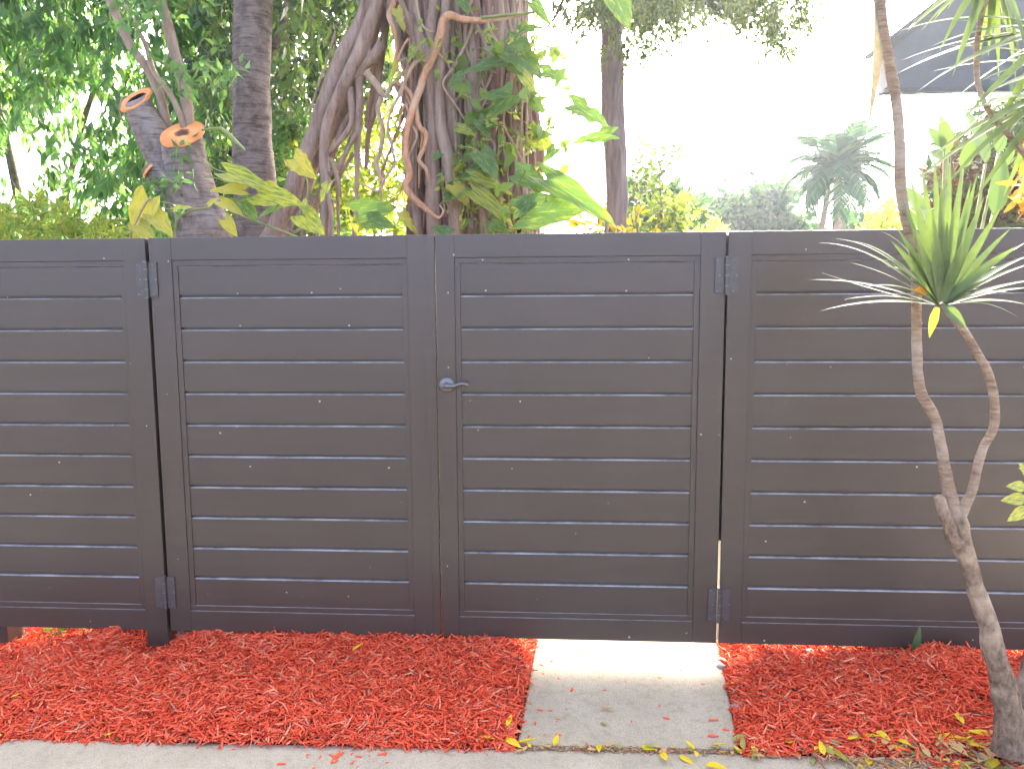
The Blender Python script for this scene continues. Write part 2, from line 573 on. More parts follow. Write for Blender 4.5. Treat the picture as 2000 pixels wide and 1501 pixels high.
LEAF_STRAP_DRY = island_material('dry_strap_leaf', [(0.0, (0.22, 0.19, 0.12)), (1.0, (0.28, 0.24, 0.15))], 0.7, 0.12, grain=0.25, gscale=30, trans_col=(1.2, 1.1, 0.8))
LEAF_BANANA = island_material('paddle_leaf', [(0.0, (0.06, 0.11, 0.04)), (0.6, (0.085, 0.14, 0.045)), (1.0, (0.13, 0.18, 0.06))], 0.5, 0.2)


def cutface_material():
    m, nt, b = material('fresh_cut_wood')
    tc = nd(nt, 'ShaderNodeTexCoord')
    ln = nd(nt, 'ShaderNodeVectorMath', operation='LENGTH')
    nt.links.new(tc.outputs['Object'], ln.inputs[0])
    n = nd(nt, 'ShaderNodeTexNoise', Scale=26.0, Detail=5.0, Roughness=0.7)
    nt.links.new(tc.outputs['Object'], n.inputs['Vector'])
    ad = nd(nt, 'ShaderNodeMath', operation='MULTIPLY_ADD')
    nt.links.new(n.outputs[0], ad.inputs[0])
    ad.inputs[1].default_value = 0.05
    nt.links.new(ln.outputs['Value'], ad.inputs[2])
    c = ramp(nt, ad.outputs[0], [(0.056, (0.10, 0.03, 0.02)), (0.070, (0.36, 0.12, 0.05)), (0.082, (0.82, 0.38, 0.13)), (0.13, (0.80, 0.31, 0.09))])
    n2 = nd(nt, 'ShaderNodeTexNoise', Scale=9.0, Detail=4.0)
    nt.links.new(tc.outputs['Object'], n2.inputs['Vector'])
    g = ramp(nt, n2.outputs[0], [(0.35, (0.78, 0.7, 0.62)), (0.6, (1, 1, 1))])
    nt.links.new(mix_col(nt, 0.8, c.outputs[0], g.outputs[0], 'MULTIPLY'), b.inputs['Base Color'])
    b.inputs['Roughness'].default_value = 0.85
    bump(nt, n.outputs[0], 0.5, 0.01, b)
    return m


CUTWOOD = cutface_material()
CUTORANGE = plain('fresh_cut_rim', (0.78, 0.29, 0.085), 0.85, 0.25, 22, 0.4)
HOLLOW = plain('rotten_hollow', (0.012, 0.008, 0.008), 0.95, 0.4, 30, 0.6)
ROOFGREY = plain('grey_board', (0.04, 0.05, 0.062), 0.75, 0.15, 5, 0.1)
WHITEWALL = plain('white_wall', (0.72, 0.70, 0.67), 0.8, 0.05, 6, 0.1)
SHINGLE = plain('grey_shingle', (0.035, 0.04, 0.046), 0.9, 0.3, 40, 0.3)
WIRE = plain('wire_rubber', (0.03, 0.03, 0.03), 0.7, 0.1, 5, 0)
WOODOLD = bark_material('old_wood', (0.16, 0.10, 0.07), (0.40, 0.28, 0.20), (20, 20, 2), 0.6)
STONE = plain('pale_stone', (0.36, 0.31, 0.27), 0.9, 0.3, 40, 0.5)

# ------------------------------------------------------------------ leaf tools
LEAF_T = np.array([(0, 0, 0), (0.42, 0, -0.03), (0.36, 0.5, 0.07), (0.36, -0.5, 0.07), (1, 0, -0.12)], float)
LEAF_F = np.array([(0, 1, 2), (1, 4, 2), (0, 3, 1), (1, 3, 4)])


def leaf_batch(pos, dirs, lens, widths, ups=None):
    """many small folded leaves: arrays in, arrays out"""
    n = len(pos)
    d = dirs / np.linalg.norm(dirs, axis=1, keepdims=True)
    u = RNG.normal(size=(n, 3)) if ups is None else ups + RNG.normal(size=(n, 3)) * 0.3
    s = np.cross(d, u)
    s /= np.linalg.norm(s, axis=1, keepdims=True) + 1e-9
    u = np.cross(s, d)
    T = LEAF_T
    V = pos[:, None, :] + d[:, None, :] * (T[None, :, 0:1] * lens[:, None, None]) + s[:, None, :] * (T[None, :, 1:2] * widths[:, None, None]) + u[:, None, :] * (T[None, :, 2:3] * lens[:, None, None])
    F = LEAF_F[None] + (np.arange(n) * len(T))[:, None, None]
    return V.reshape(-1, 3), F.reshape(-1, 3)


def leaf_mesh(name, L, W, curl=0.15, fold=0.1, segs=5, mat=None, point=1.0):
    """a single leaf, blade along +x, with a midrib fold; 4*segs triangles"""
    V, F = [], []
    for i in range(segs + 1):
        t = i / segs
        w = W * 0.5 * (math.sin(math.pi * t ** 0.75)) ** 0.8 * (1 - 0.3 * t * point)
        z = -curl * L * t * t
        V += [(L * t, w, z + fold * w * 2), (L * t, 0, z), (L * t, -w, z + fold * w * 2)]
        if i:
            a = (i - 1) * 3
            F += [(a, a + 1, a + 4, a + 3), (a + 1, a + 2, a + 5, a + 4)]
    me = bpy.data.meshes.new(name)
    me.from_pydata(V, [], F)
    me.update()
    me.polygons.foreach_set('use_smooth', [True] * len(me.polygons))
    if mat:
        me.materials.append(mat)
    return me


def basis(d, up):
    d = Vector(d).normalized()
    s = Vector(up).cross(d)
    if s.length < 1e-4:
        s = Vector((1, 0.2, 0)).cross(d)
    s.normalize()
    u = d.cross(s)
    return Matrix((d, s, u)).transposed().to_4x4()


def place_mesh(name, me, parent, pos, d, up, scale=1.0):
    o = bpy.data.objects.new(name, me)
    COL.objects.link(o)
    o.parent = parent
    sc = scale if isinstance(scale, (tuple, list)) else (scale,) * 3
    M = Matrix.Translation(Vector(pos)) @ basis(d, up) @ Matrix.Diagonal((*sc, 1))
    o.matrix_world = M if parent is None else Matrix.Translation(-Vector(parent.location)) @ M
    o.matrix_basis = M if parent is None else Matrix.Translation(-Vector(parent.location)) @ M
    return o


def strap_geo(p0, p1, sag, width, segs=10, up=(0, 0, 1), fold=0.25, base_w=0.6):
    """long strap leaf from p0 to p1 bowed along sag (a vector)"""
    p0, p1, sag = Vector(p0), Vector(p1), Vector(sag)
    mid = (p0 + p1) * 0.5 + sag
    V, F = [], []
    prev = None
    for i in range(segs + 1):
        t = i / segs
        p = p0 * (1 - t) ** 2 + mid * 2 * t * (1 - t) + p1 * t * t
        tg = ((mid - p0) * (1 - t) + (p1 - mid) * t).normalized()
        s = tg.cross(Vector(up))
        if s.length < 0.05:
            s = prev or Vector((1, 0, 0))
        s.normalize()
        if prev and s.dot(prev) < 0:
            s = -s
        prev = s
        n = s.cross(tg)
        prof = (base_w + (1 - base_w) * min(1, t / 0.35)) * (1 - max(0, (t - 0.35) / 0.65) ** 1.6)
        w = width * 0.5 * max(prof, 0.02)
        V += [p + s * w + n * (fold * w), p, p - s * w + n * (fold * w)]
        if i:
            a = (i - 1) * 3
            F += [(a, a + 1, a + 4, a + 3), (a + 1, a + 2, a + 5, a + 4)]
    return V, F


def in_poly(x, y, poly):
    c = False
    j = len(poly) - 1
    for i in range(len(poly)):
        xi, yi = poly[i]; xj, yj = poly[j]
        if (yi > y) != (yj > y) and x < (xj - xi) * (y - yi) / (yj - yi + 1e-12) + xi:
            c = not c
        j = i
    return c


def crown_points(poly, Y0, Y1, n, keep=None, seed=0.0, gap=0.0, gscale=1.2):
    """twig centres spread through the volume whose outline the polygon gives"""
    xs = [p[0] for p in poly]; ys = [p[1] for p in poly]
    out = []
    tries = 0
    while len(out) < n and tries < n * 40:
        tries += 1
        x = random.uniform(min(xs), max(xs)); y = random.uniform(min(ys), max(ys))
        if not in_poly(x, y, poly):
            continue
        Y = random.uniform(Y0, Y1)
        p = P(x, y, Y)
        if gap and noise.noise((p.x * gscale + seed, p.y * gscale * 0.5, p.z * gscale)) < gap - 0.5 + random.uniform(-0.12, 0.12):
            continue
        if keep and random.random() > keep(x, y):
            continue
        out.append(p)
    return out


def twig_leaves(centres, per, L, W, spread, droop, Lvar=0.35):
    """leaves along short drooping twigs; returns arrays and the twig lines"""
    C = np.array([tuple(c) for c in centres])
    n = len(C)
    tw = RNG.normal(size=(n, 3)) * (1 - droop * 0.5)
    tw[:, 2] -= droop * 1.5
    tw /= np.linalg.norm(tw, axis=1, keepdims=True)
    tl = spread * RNG.uniform(0.6, 1.4, n)
    t = RNG.uniform(0, 1, (n, per))
    pos = C[:, None, :] + tw[:, None, :] * (t * tl[:, None])[:, :, None] + RNG.normal(size=(n, per, 3)) * spread * 0.16
    d = tw[:, None, :] * 0.8 + RNG.normal(size=(n, per, 3)) * 0.65
    d[:, :, 2] -= droop * 0.9
    pos = pos.reshape(-1, 3); d = d.reshape(-1, 3)
    ln = L * RNG.uniform(1 - Lvar, 1 + Lvar, len(pos))
    return pos, d, ln, ln * (W / L), (C, tw, tl)


def foliage(parent, centres, per, L, W, spread, droop, mat, name='foliage', singles=0, leafme=None, twigs=None, twig_r=0.004):
    pos, d, ln, wd, (C, tw, tl) = twig_leaves(centres, per, L, W, spread, droop)
    if singles and leafme:
        # the leaves nearest the camera and inside the picture are parts of their own
        dv = pos - np.array(CAMPOS)
        dep = dv @ np.array(_f)
        sx = dv @ np.array(_r) / dep * FPX + 1000; sy = 750.5 - dv @ np.array(_u) / dep * FPX
        ok = (sx > -10) & (sx < 2010) & (sy > -10) & (sy < 455)
        score = np.where(ok, ln / dep, 0)
        idx = np.argsort(-score)[:singles]
        idx = idx[score[idx] > 0]
        for i in idx:
            up = Vector(RNG.normal(size=3))
            place_mesh('leaf', random.choice(leafme), parent, pos[i], d[i], up, float(ln[i]))
        m = np.ones(len(pos), bool); m[idx] = False
        pos, d, ln, wd = pos[m], d[m], ln[m], wd[m]
    V, F = leaf_batch(pos, d, ln, wd)
    o = mk_np(name, V, F, mat, parent)
    o.matrix_parent_inverse = Matrix.Translation(-Vector(parent.location)) if parent else Matrix()
    stuff(o)
    if twigs is not None:
        a = C - tw * (tl * 0.3)[:, None]
        b = C + tw * tl[:, None]
        s = np.cross(tw, RNG.normal(size=tw.shape)); s /= np.linalg.norm(s, axis=1, keepdims=True)
        q = np.cross(tw, s)
        n = len(C)
        offs = [s, -0.5 * s + 0.87 * q, -0.5 * s - 0.87 * q]
        VV = np.stack([a + k * twig_r for k in offs] + [b + k * twig_r * 0.5 for k in offs], 1).reshape(-1, 3)
        FF = np.array([(0, 1, 4, 3), (1, 2, 5, 4), (2, 0, 3, 5)])[None] + (np.arange(n) * 6)[:, None, None]
        t = mk_np('twigs', VV, FF.reshape(-1, 4), twigs, parent)
        t.name = 'twig_mass'
        t.matrix_parent_inverse = Matrix.Translation(-Vector(parent.location)) if parent else Matrix()
        stuff(t)
    return o


def part(o, root):
    """world-built mesh becomes a child of root without moving"""
    o.parent = root
    o.matrix_parent_inverse = Matrix.Translation(-Vector(root.location))
    return o


# ================================================================== SETTING
ZT, ZB = 1.918, 0.102                           # top and bottom of gates and fence panels
structure(mk('ground', [(-110, -110, -0.06), (110, -110, -0.06), (110, 110, -0.06), (-110, 110, -0.06)], [(0, 1, 2, 3)], GRASS))
# front sidewalk: its far edge runs slightly askew to the fence
e0, e1 = G(0, 1442), G(1450, 1473)
ek = (e1.y - e0.y) / (e1.x - e0.x)


def edge_y(x):
    return e0.y + ek * (x - e0.x)


sw = MB()
sw.add([(-9, -2.6, 0), (9, -2.6, 0), (9, edge_y(9), 0), (-9, edge_y(-9), 0), (-9, -2.6, -0.05), (9, -2.6, -0.05), (9, edge_y(9), -0.05), (-9, edge_y(-9), -0.05)],
       [(0, 1, 2, 3), (2, 6, 7, 3), (0, 4, 5, 1), (1, 5, 6, 2), (3, 7, 4, 0)])
structure(sw.build('sidewalk', CONC2))
# walkway slab from the sidewalk joint, under the right hand gate and into the yard
a, b, c, d = G(1013, 1443), G(1441, 1456), G(1405, 1268), G(1047, 1262)
wl0 = (d.x - a.x) / (d.y - a.y); wr0 = (c.x - b.x) / (c.y - b.y)
JO = 0.016
ya = edge_y(a.x) + JO; yb = edge_y(b.x) + JO
xa = a.x + wl0 * (ya - a.y); xb = b.x + wr0 * (yb - b.y)
yj = 0.9
xc = b.x + wr0 * (yj - b.y); xd = a.x + wl0 * (yj - a.y)
import bmesh
bm = bmesh.new()
vs = [bm.verts.new(p) for p in [(xa, ya, -0.055), (xb, yb, -0.055), (xc, yj, -0.055), (xd, yj, -0.055), (xa, ya, 0.006), (xb, yb, 0.006), (xc, yj, 0.006), (xd, yj, 0.006)]]
for f in [(0, 3, 2, 1), (4, 5, 6, 7), (0, 1, 5, 4), (1, 2, 6, 5), (2, 3, 7, 6), (3, 0, 4, 7)]:
    bm.faces.new([vs[i] for i in f])
bmesh.ops.bevel(bm, geom=[e for e in bm.edges if abs(e.verts[0].co.z - e.verts[1].co.z) < 0.01 and e.verts[0].co.z > 0], offset=0.006, segments=2, affect='EDGES')
me = bpy.data.meshes.new('walkway')
bm.to_mesh(me); bm.free()
structure(link('walkway', me, CONC))
structure(mk('yard_path', [(xd - .25, yj + .012, 0.0), (xc + .3, yj + .012, 0.0), (xc + .3, 6, 0.0), (xd - .25, 6, 0.0)], [(0, 1, 2, 3)], CONC2))


# mulch beds ---------------------------------------------------------
def left_x(y):
    return a.x + wl0 * (y - a.y)


def right_x(y):
    return b.x + wr0 * (y - b.y)




HEAP = P(1868, 1262, -0.17)


def mulch_h(x, y):
    """height of the mulch surface"""
    n = 0.022 * noise.noise((x * 2.3, y * 2.3, 1.7)) + 0.010 * noise.noise((x * 7, y * 7, 4.1))
    ey = edge_y(x)
    t = (y - ey) / max(0.05, 0 - ey)               # 0 at the sidewalk, 1 at the fence
    rise = min(1.0, max(0.0, t / 0.25)) ** 0.7
    if x < 0.2:
        h = 0.045 * rise + 0.05 * max(0, min(1, t)) * (1 if t < 1.05 else max(0.2, 1 - (t - 1.05) * 2))
        h *= min(1, max(0.1, (left_x(y) - x) / 0.16))
        # the bed falls away towards the far left
        h -= 0.115 * max(0.0, min(1.0, (-2.16 - x) / 0.40)) * max(0, min(1, t * 1.2))
        dp = math.hypot(x - (-1.893), y + 0.06)
        h -= 0.10 * max(0, 1 - (dp / 0.2) ** 2)
    else:
        h = 0.035 * rise + 0.03 * max(0, min(1, t))
        h *= min(1, max(0.1, (x - right_x(y)) / 0.2))
        dd = math.hypot((x - HEAP.x) / 0.24, (y - HEAP.y) / 0.20)
        h += 0.085 * max(0, 1 - dd * dd)
        h -= 0.03 * max(0, min(1, (x - 1.6) / 0.3)) * (1 - min(1, max(0, t * 1.2)))
    return h + n


def bed(name, x0f, x1f, y0f, y1, n):
    """soil mound under the chips"""
    nx, ny = 60, 26
    V, F = [], []
    for j in range(ny + 1):
        for i in range(nx + 1):
            # rows run parallel to the sidewalk edge
            u, v = i / nx, j / ny
            yy = None
            xm = x0f(0) + (x1f(0) - x0f(0)) * u
            yy = y0f(xm) + (y1 - y0f(xm)) * v
            xx = x0f(yy) + (x1f(yy) - x0f(yy)) * u
            V.append((xx, yy, max(-0.055, mulch_h(xx, yy) - 0.016)))
            if i and j:
                q = j * (nx + 1) + i
                F.append((q - nx - 2, q - nx - 1, q, q - 1))
    structure(mk(name, V, F, SOIL, smooth=True))


bed('mulch_soil', lambda y: -3.4, lambda y: left_x(y) - 0.004, lambda x: edge_y(x) + 0.004, 0.65, 0)
bed('mulch_soil', lambda y: right_x(y) + 0.004, lambda y: 2.9, lambda x: edge_y(x) - 0.0 if x < 1.35 else edge_y(x) - 0.0, 0.65, 0)


CH_V = np.array([(0, -.35, -.5), (0, .35, -.5), (0, .3, .5), (0, -.3, .5), (.5, -.5, -.5), (.5, .5, -.5), (.5, .46, .5), (.5, -.46, .5), (1, -.14, -.4), (1, .2, -.4), (1, .16, .4), (1, -.1, .4)], float)
CH_F = np.array([(0, 3, 2, 1), (0, 1, 5, 4), (1, 2, 6, 5), (2, 3, 7, 6), (3, 0, 4, 7), (4, 5, 9, 8), (5, 6, 10, 9), (6, 7, 11, 10), (7, 4, 8, 11), (8, 9, 10, 11)])


def chips(name, n, sampler, hfun, lmin=0.014, lmax=0.085, tilt=0.26, lift=0.012):
    xy = np.array([sampler() for _ in range(n)])
    z = np.array([hfun(x, y) for x, y in xy])
    ln = lmin + (lmax - lmin) * RNG.uniform(0, 1, n) ** 2.0
    wd = np.clip(ln * RNG.uniform(0.04, 0.19, n), 0.0018, 0.0085)
    th = wd * RNG.uniform(0.3, 0.7, n)
    yaw = RNG.uniform(0, 2 * np.pi, n)
    pit = RNG.normal(0, tilt, n)
    rol = RNG.uniform(-0.8, 0.8, n)
    d = np.stack([np.cos(yaw) * np.cos(pit), np.sin(yaw) * np.cos(pit), np.sin(pit)], 1)
    s = np.stack([-np.sin(yaw), np.cos(yaw), np.zeros(n)], 1)
    u = np.cross(d, s)
    s2 = s * np.cos(rol)[:, None] + u * np.sin(rol)[:, None]
    u2 = np.cross(d, s2)
    c = np.stack([xy[:, 0], xy[:, 1], z + RNG.uniform(-lift * 0.5, lift, n) + np.abs(np.sin(pit)) * ln * 0.3], 1) - d * (ln * 0.5)[:, None]
    bend = RNG.normal(0, 0.13, n)
    T = CH_V
    par = T[:, 0] * (1 - T[:, 0]) * 4
    V = c[:, None] + d[:, None] * (T[None, :, 0:1] * ln[:, None, None]) + s2[:, None] * (T[None, :, 1:2] * wd[:, None, None] + (par[None] * (bend * ln)[:, None])[:, :, None]) + u2[:, None] * (T[None, :, 2:3] * th[:, None, None])
    F = CH_F[None] + (np.arange(n) * len(T))[:, None, None]
    return stuff(mk_np(name, V.reshape(-1, 3), F.reshape(-1, 4), CHIP))


def samp_left():
    while True:
        y = random.uniform(-0.86, 0.42)
        x = random.uniform(-2.75, 0.12)
        if y < edge_y(x) - 0.012 * random.random() or x > left_x(y) - 0.008 - 0.012 * random.random():
            continue
        if y > 0.05 and random.random() < 0.4:
            continue
        return x, y


def samp_right():
    while True:
        y = random.uniform(-1.0, 0.3)
        x = random.uniform(0.6, 2.9)
        if x < right_x(y) + 0.02 * random.random() or y < edge_y(x) - (0.10 if x > 1.25 else 0.012) * random.random():
            continue
        if x > 1.35 and y < -0.62 and random.random() < 0.55:
            continue
        return x, y


chips('red_mulch', 66000, samp_left, mulch_h)
chips('red_mulch', 54000, samp_right, mulch_h)

def samp_joint():
    x = random.uniform(xa, xb)
    return x, edge_y(x) + random.gauss(JO * 0.5, 0.008)


DEBRIS = island_material('joint_debris', [(0.0, (0.20, 0.12, 0.07)), (0.4, (0.42, 0.28, 0.16)), (0.7, (0.55, 0.40, 0.24)), (0.85, (0.62, 0.14, 0.07)), (1.0, (0.66, 0.46, 0.06))], 0.85, grain=0.3)
_c = CHIP
CHIP = DEBRIS
chips('joint_debris', 900, samp_joint, lambda x, y: 0.002, 0.008, 0.035, 0.2, 0.006)


def samp_base():
    while True:
        x, y = random.gauss(1.33, 0.22), random.gauss(-0.83, 0.10)
        if y > edge_y(x) - 0.12 and x > 0.85:
            return x, y


chips('dry_litter', 700, samp_base, lambda x, y: max(0.0, mulch_h(x, y)) + 0.008, 0.012, 0.06, 0.2, 0.008)
CHIP = _c
# ================================================================== FENCE
SP = 0.1442
G1 = 1.658                                       # highest groove
FD = 0.045                                       # frame depth
REC = 0.009                                      # slats sit this far behind the frame face


def slat_me(x0, x1, zlo, zhi):
    """one slat with an eased upper edge that catches the light"""
    y = REC
    prof = [(y, zlo), (y, zhi - 0.0075), (y + 0.005, zhi - 0.003), (y + 0.017, zhi - 0.0015), (y + 0.017, zhi + 0.016), (y + 0.022, zhi + 0.016), (y + 0.022, zlo + 0.012), (y + 0.0165, zlo + 0.012), (y + 0.0165, zlo)]
    m = MB().prism_x(prof[::-1], x0, x1)
    return m


def infill(root, x0, x1, zb=0.2249, zt=1.795):
    """thin channel round the opening, then eleven slats"""
    ch = 0.024
    cm = MB()
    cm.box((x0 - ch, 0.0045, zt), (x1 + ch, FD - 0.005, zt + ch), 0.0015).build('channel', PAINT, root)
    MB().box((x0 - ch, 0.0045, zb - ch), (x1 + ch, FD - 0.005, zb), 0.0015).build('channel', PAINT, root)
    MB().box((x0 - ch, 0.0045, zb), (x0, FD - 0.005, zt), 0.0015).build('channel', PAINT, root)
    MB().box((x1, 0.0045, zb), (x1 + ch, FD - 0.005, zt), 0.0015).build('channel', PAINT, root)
    edges = [zb] + [G1 - SP * k for k in range(9, -1, -1)] + [zt]
    for lo, hi in zip(edges[:-1], edges[1:]):
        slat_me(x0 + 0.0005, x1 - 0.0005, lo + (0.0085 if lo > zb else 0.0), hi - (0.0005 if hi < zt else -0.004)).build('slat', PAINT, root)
    return ch


def frame(root, xa, xb, xi0, xi1, ch=0.024, zb=0.2249, zt=1.795, names=('stile', 'rail'), stile_left=True, stile_right=True):
    """outer members round an opening xi0..xi1; members butt end to end"""
    if stile_left:
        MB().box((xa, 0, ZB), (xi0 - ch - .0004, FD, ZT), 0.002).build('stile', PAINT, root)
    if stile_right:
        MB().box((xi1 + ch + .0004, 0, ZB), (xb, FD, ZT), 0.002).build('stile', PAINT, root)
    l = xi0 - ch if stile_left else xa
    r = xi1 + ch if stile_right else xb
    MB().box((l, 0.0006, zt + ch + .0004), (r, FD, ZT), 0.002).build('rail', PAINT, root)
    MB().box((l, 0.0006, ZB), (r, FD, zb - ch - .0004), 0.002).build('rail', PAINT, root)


# seams (x at the fence plane)
XL, XC, XR = -1.8396, -0.5472, 0.6981
# left gate leaf
gl = thing('gate_leaf', 'left dark bronze slatted gate leaf, hinged on the left and without a handle', 'gate', (XL, 0, ZB))
infill(gl, -1.7046, -0.6948)
frame(gl, XL + 0.009, XC - 0.003, -1.7046, -0.6948)
MB().box((XC - 0.036, -0.004, ZB + 0.004), (XC - 0.0035, 0.0005, ZT - 0.004), 0.001).build('astragal', PAINT, gl)
MB().box((XC - 0.050, -0.0055, 0.98), (XC - 0.012, -0.0038, 1.42), 0.0006).build('latch_cover', PAINT, gl)
# right gate leaf
gr = thing('gate_leaf', 'right dark bronze slatted gate leaf with a lever handle, over the concrete walkway', 'gate', (XC, 0, ZB))
infill(gr, -0.4397, 0.5653)
frame(gr, XC + 0.002, XR - 0.004, -0.4397, 0.5653)
# fixed panels
fl = thing('fence_panel', 'fixed dark slatted fence panel left of the gates with a post in the mulch', 'fence', (-1.9, 0, ZB))
infill(fl, -3.9, -1.9724)
frame(fl, -4.05, XL, -3.9, -1.9724, stile_right=False)
fr = thing('fence_panel', 'fixed dark slatted fence panel right of the gates behind the forked dracaena', 'fence', (0.8, 0, ZB))
infill(fr, 0.8272, 3.2)
frame(fr, XR, 3.33, 0.8272, 3.2, stile_left=False)
# correct rails of the fixed panels: posts stand at the gate side
for root, x0, x1 in ((fl, -1.9724 + 0.0244, XL - 0.006), (fr, XR + 0.006, 0.8272 - 0.0244)):
    for o in [c for c in root.children if c.name.startswith('rail')]:
        me = o.data
        for v in me.vertices:
            if root is fl and v.co.x > x0 - 0.001:
                v.co.x -= (XL - x0 + 0.0004)
            if root is fr and v.co.x < x1 + 0.001:
                v.co.x += (x1 - XR + 0.0004)
    MB().box((x0, -0.002, -0.05 if root is fl else ZB), (x1, 0.095, ZT), 0.003).build('post', PAINT, root)
MB().box((XL - 0.0055, 0.05, ZB), (XL + 0.05, 0.062, ZT - 0.01), 0.001).build('gap_light_blocker', PAINT, fl)  # strip added behind the left hinge gap to block sunlight and keep it dark
MB().box((XR - 0.05, 0.05, 0.56), (XR + 0.0055, 0.062, ZT - 0.01), 0.001).build('gap_light_blocker', PAINT, fr)  # strip added to darken the upper right gap, leaving its foot bright
# a far left post that shows below the panel
MB().box((-2.79, -0.0005 + 0.046, -0.05), (-2.675, 0.14, ZT - 0.05), 0.003).build('post', PAINT, fl)


# hinges: parts of the gate leaves
def hinge(root, cx, zc, w=0.096, h=0.152):
    e = bpy.data.objects.new('hinge', None)
    COL.objects.link(e)
    e.parent = root
    e.location = (cx, 0, zc)
    for s in (-1, 1):
        x0, x1 = sorted((s * 0.010, s * w / 2))
        part_m = MB().box((x0, -0.0075, -h / 2), (x1, -0.0022, h / 2), 0.0008)
        part_m.build('hinge_plate', HINGE, e)
        for k, (ax, az) in enumerate(((0.62, 0.43), (0.86, 0.0), (0.62, -0.43))):
            ax = 0.62 + 0.25 * (k % 2) if s > 0 else 0.8 - 0.2 * (k % 2)
            V, F = tube_geo([(s * w / 2 * ax, -0.0095, az * h), (s * w / 2 * ax, -0.007, az * h)], [0.0032, 0.0038], sides=8, per=1)
            mk('screw', V, F, SCREW, e, smooth=False)
    segs = [(-0.5, -0.30), (-0.29, -0.01), (0.0, 0.28), (0.29, 0.5)]
    m = MB()
    for lo, hi in segs:
        V, F = tube_geo([(0, -0.011, lo * h), (0, -0.011, hi * h)], [0.0095, 0.0095], sides=14, per=1)
        m.add(V, F)
    m.build('knuckle', HINGE, e, smooth=False)
    m = MB()
    for zz in (-0.535, -0.295, -0.005, 0.285, 0.51):
        V, F = tube_geo([(0, -0.011, zz * h), (0, -0.011, (zz + 0.02) * h)], [0.0108, 0.0108], sides=14, per=1)
        m.add(V, F)
    stuff(m.build('washer', SCREW, e))
    return e


for root, px, py in ((gl, 288, 546), (gl, 324, 1155), (gr, 1418.5, 538), (gr, 1404, 1179)):
    p = P(px, py, 0)
    h = hinge(root, 0, 0)
    h.location = p

# lever handle
p = P(873, 751, 0)
lv = bpy.data.objects.new('lever_handle', None)
COL.objects.link(lv); lv.parent = gr; lv.location = p
V, F = tube_geo([(0, -0.0002, 0), (0, -0.006, 0), (0, -0.010, 0), (0, -0.0125, 0)], [0.034, 0.034, 0.031, 0.022], sides=32, per=3)
mk('rose', V, F, NICKEL, lv, smooth=True)
V, F = tube_geo([(0, -0.010, 0), (0, -0.026, 0), (0, -0.050, 0)], [0.013, 0.011, 0.011], sides=18, per=4)
mk('spindle', V, F, NICKEL, lv, smooth=True)
V, F = tube_geo([(-0.012, -0.050, -0.001), (0.008, -0.053, 0.0), (0.035, -0.054, -0.001), (0.055, -0.054, 0.006), (0.078, -0.053, 0.010), (0.097, -0.052, 0.004), (0.101, -0.052, 0.001)], [0.010, 0.011, 0.0085, 0.0075, 0.0075, 0.007, 0.004], sides=14, per=6)
mk('lever', V, F, NICKEL, lv, smooth=True)
V, F = tube_geo([(-0.002, -0.061, 0), (-0.002, -0.0645, 0)], [0.005, 0.0045], sides=10, per=1)
mk('keyhole', V, F, HINGE, lv)
for root in (gl, gr, fl, fr):
    rebase(root)

# concrete lump beside the gate post, old stake at far left, stones
p = G(338, 1283, 0.0)
V, F = [], []
bmm = bmesh.new()
bmesh.ops.create_icosphere(bmm, subdivisions=3, radius=1)
for v in bmm.verts:
    q = v.co.copy()
    q *= 1 + 0.30 * noise.noise(q * 1.6) + 0.12 * noise.noise(q * 5)
    v.co = Vector((q.x * 0.028, q.y * 0.035, q.z * 0.075))
me = bpy.data.meshes.new('post_footing'); bmm.to_mesh(me); bmm.free()
tag(link('post_footing', me, FOOT, None, True, (p.x + 0.002, 0.055, 0.04)), 'rough grey concrete lump at the foot of the left gate post', 'concrete lump')
p = P(26, 1255, 0.12)
tube('wooden_stake', [(p.x, .16, -0.05), (p.x, .16, 0.2), (p.x + .005, .16, 0.5)], [0.028, 0.027, 0.025], WOODOLD, None, sides=10, rough=0.2, rscale=20)
tag(bpy.data.objects['wooden_stake'], 'weathered wooden stake showing under the far left fence panel', 'stake')


def stone(px, py, z, r, label):
    p = G(px, py, z)
    b_ = bmesh.new()
    bmesh.ops.create_icosphere(b_, subdivisions=2, radius=1)
    sd = random.uniform(0, 50)
    for v in b_.verts:
        q = v.co * (1 + 0.35 * noise.noise(v.co * 1.3 + Vector((sd, 0, 0))))
        v.co = Vector((q.x * r * 1.3, q.y * r, q.z * r * 0.7))
    m_ = bpy.data.meshes.new('stone'); b_.to_mesh(m_); b_.free()
    tag(link('stone', m_, STONE, None, True, p), label, 'stone')


stone(1583, 1274, 0.055, 0.022, 'pinkish stone on the mulch against the right fence panel')
stone(1408, 1300, 0.01, 0.016, 'pale stone beside the walkway at the right gate seam')
stone(1435, 1378, 0.01, 0.012, 'small pale pebble on the right edge of the walkway')
stone(1009, 1345, 0.012, 0.012, 'white pebble at the left edge of the walkway')
stone(1004, 1368, 0.012, 0.010, 'tan pebble just in front of the white one left of the walkway')
stone(330, 1437, 0.012, 0.012, 'small stone between mulch and sidewalk at lower left')

# ------------------------------------------------------------------ litter
FL = {}
for nm, mt in (('yellow', YLEAF), ('tan', DRYLEAF), ('green', GLEAF)):
    FL[nm] = [leaf_mesh('fallen_leaf_' + nm, 1, w, c_, f_, 5, mt) for w, c_, f_ in ((0.48, 0.12, 0.12), (0.4, -0.12, 0.2), (0.55, 0.25, -0.1))]


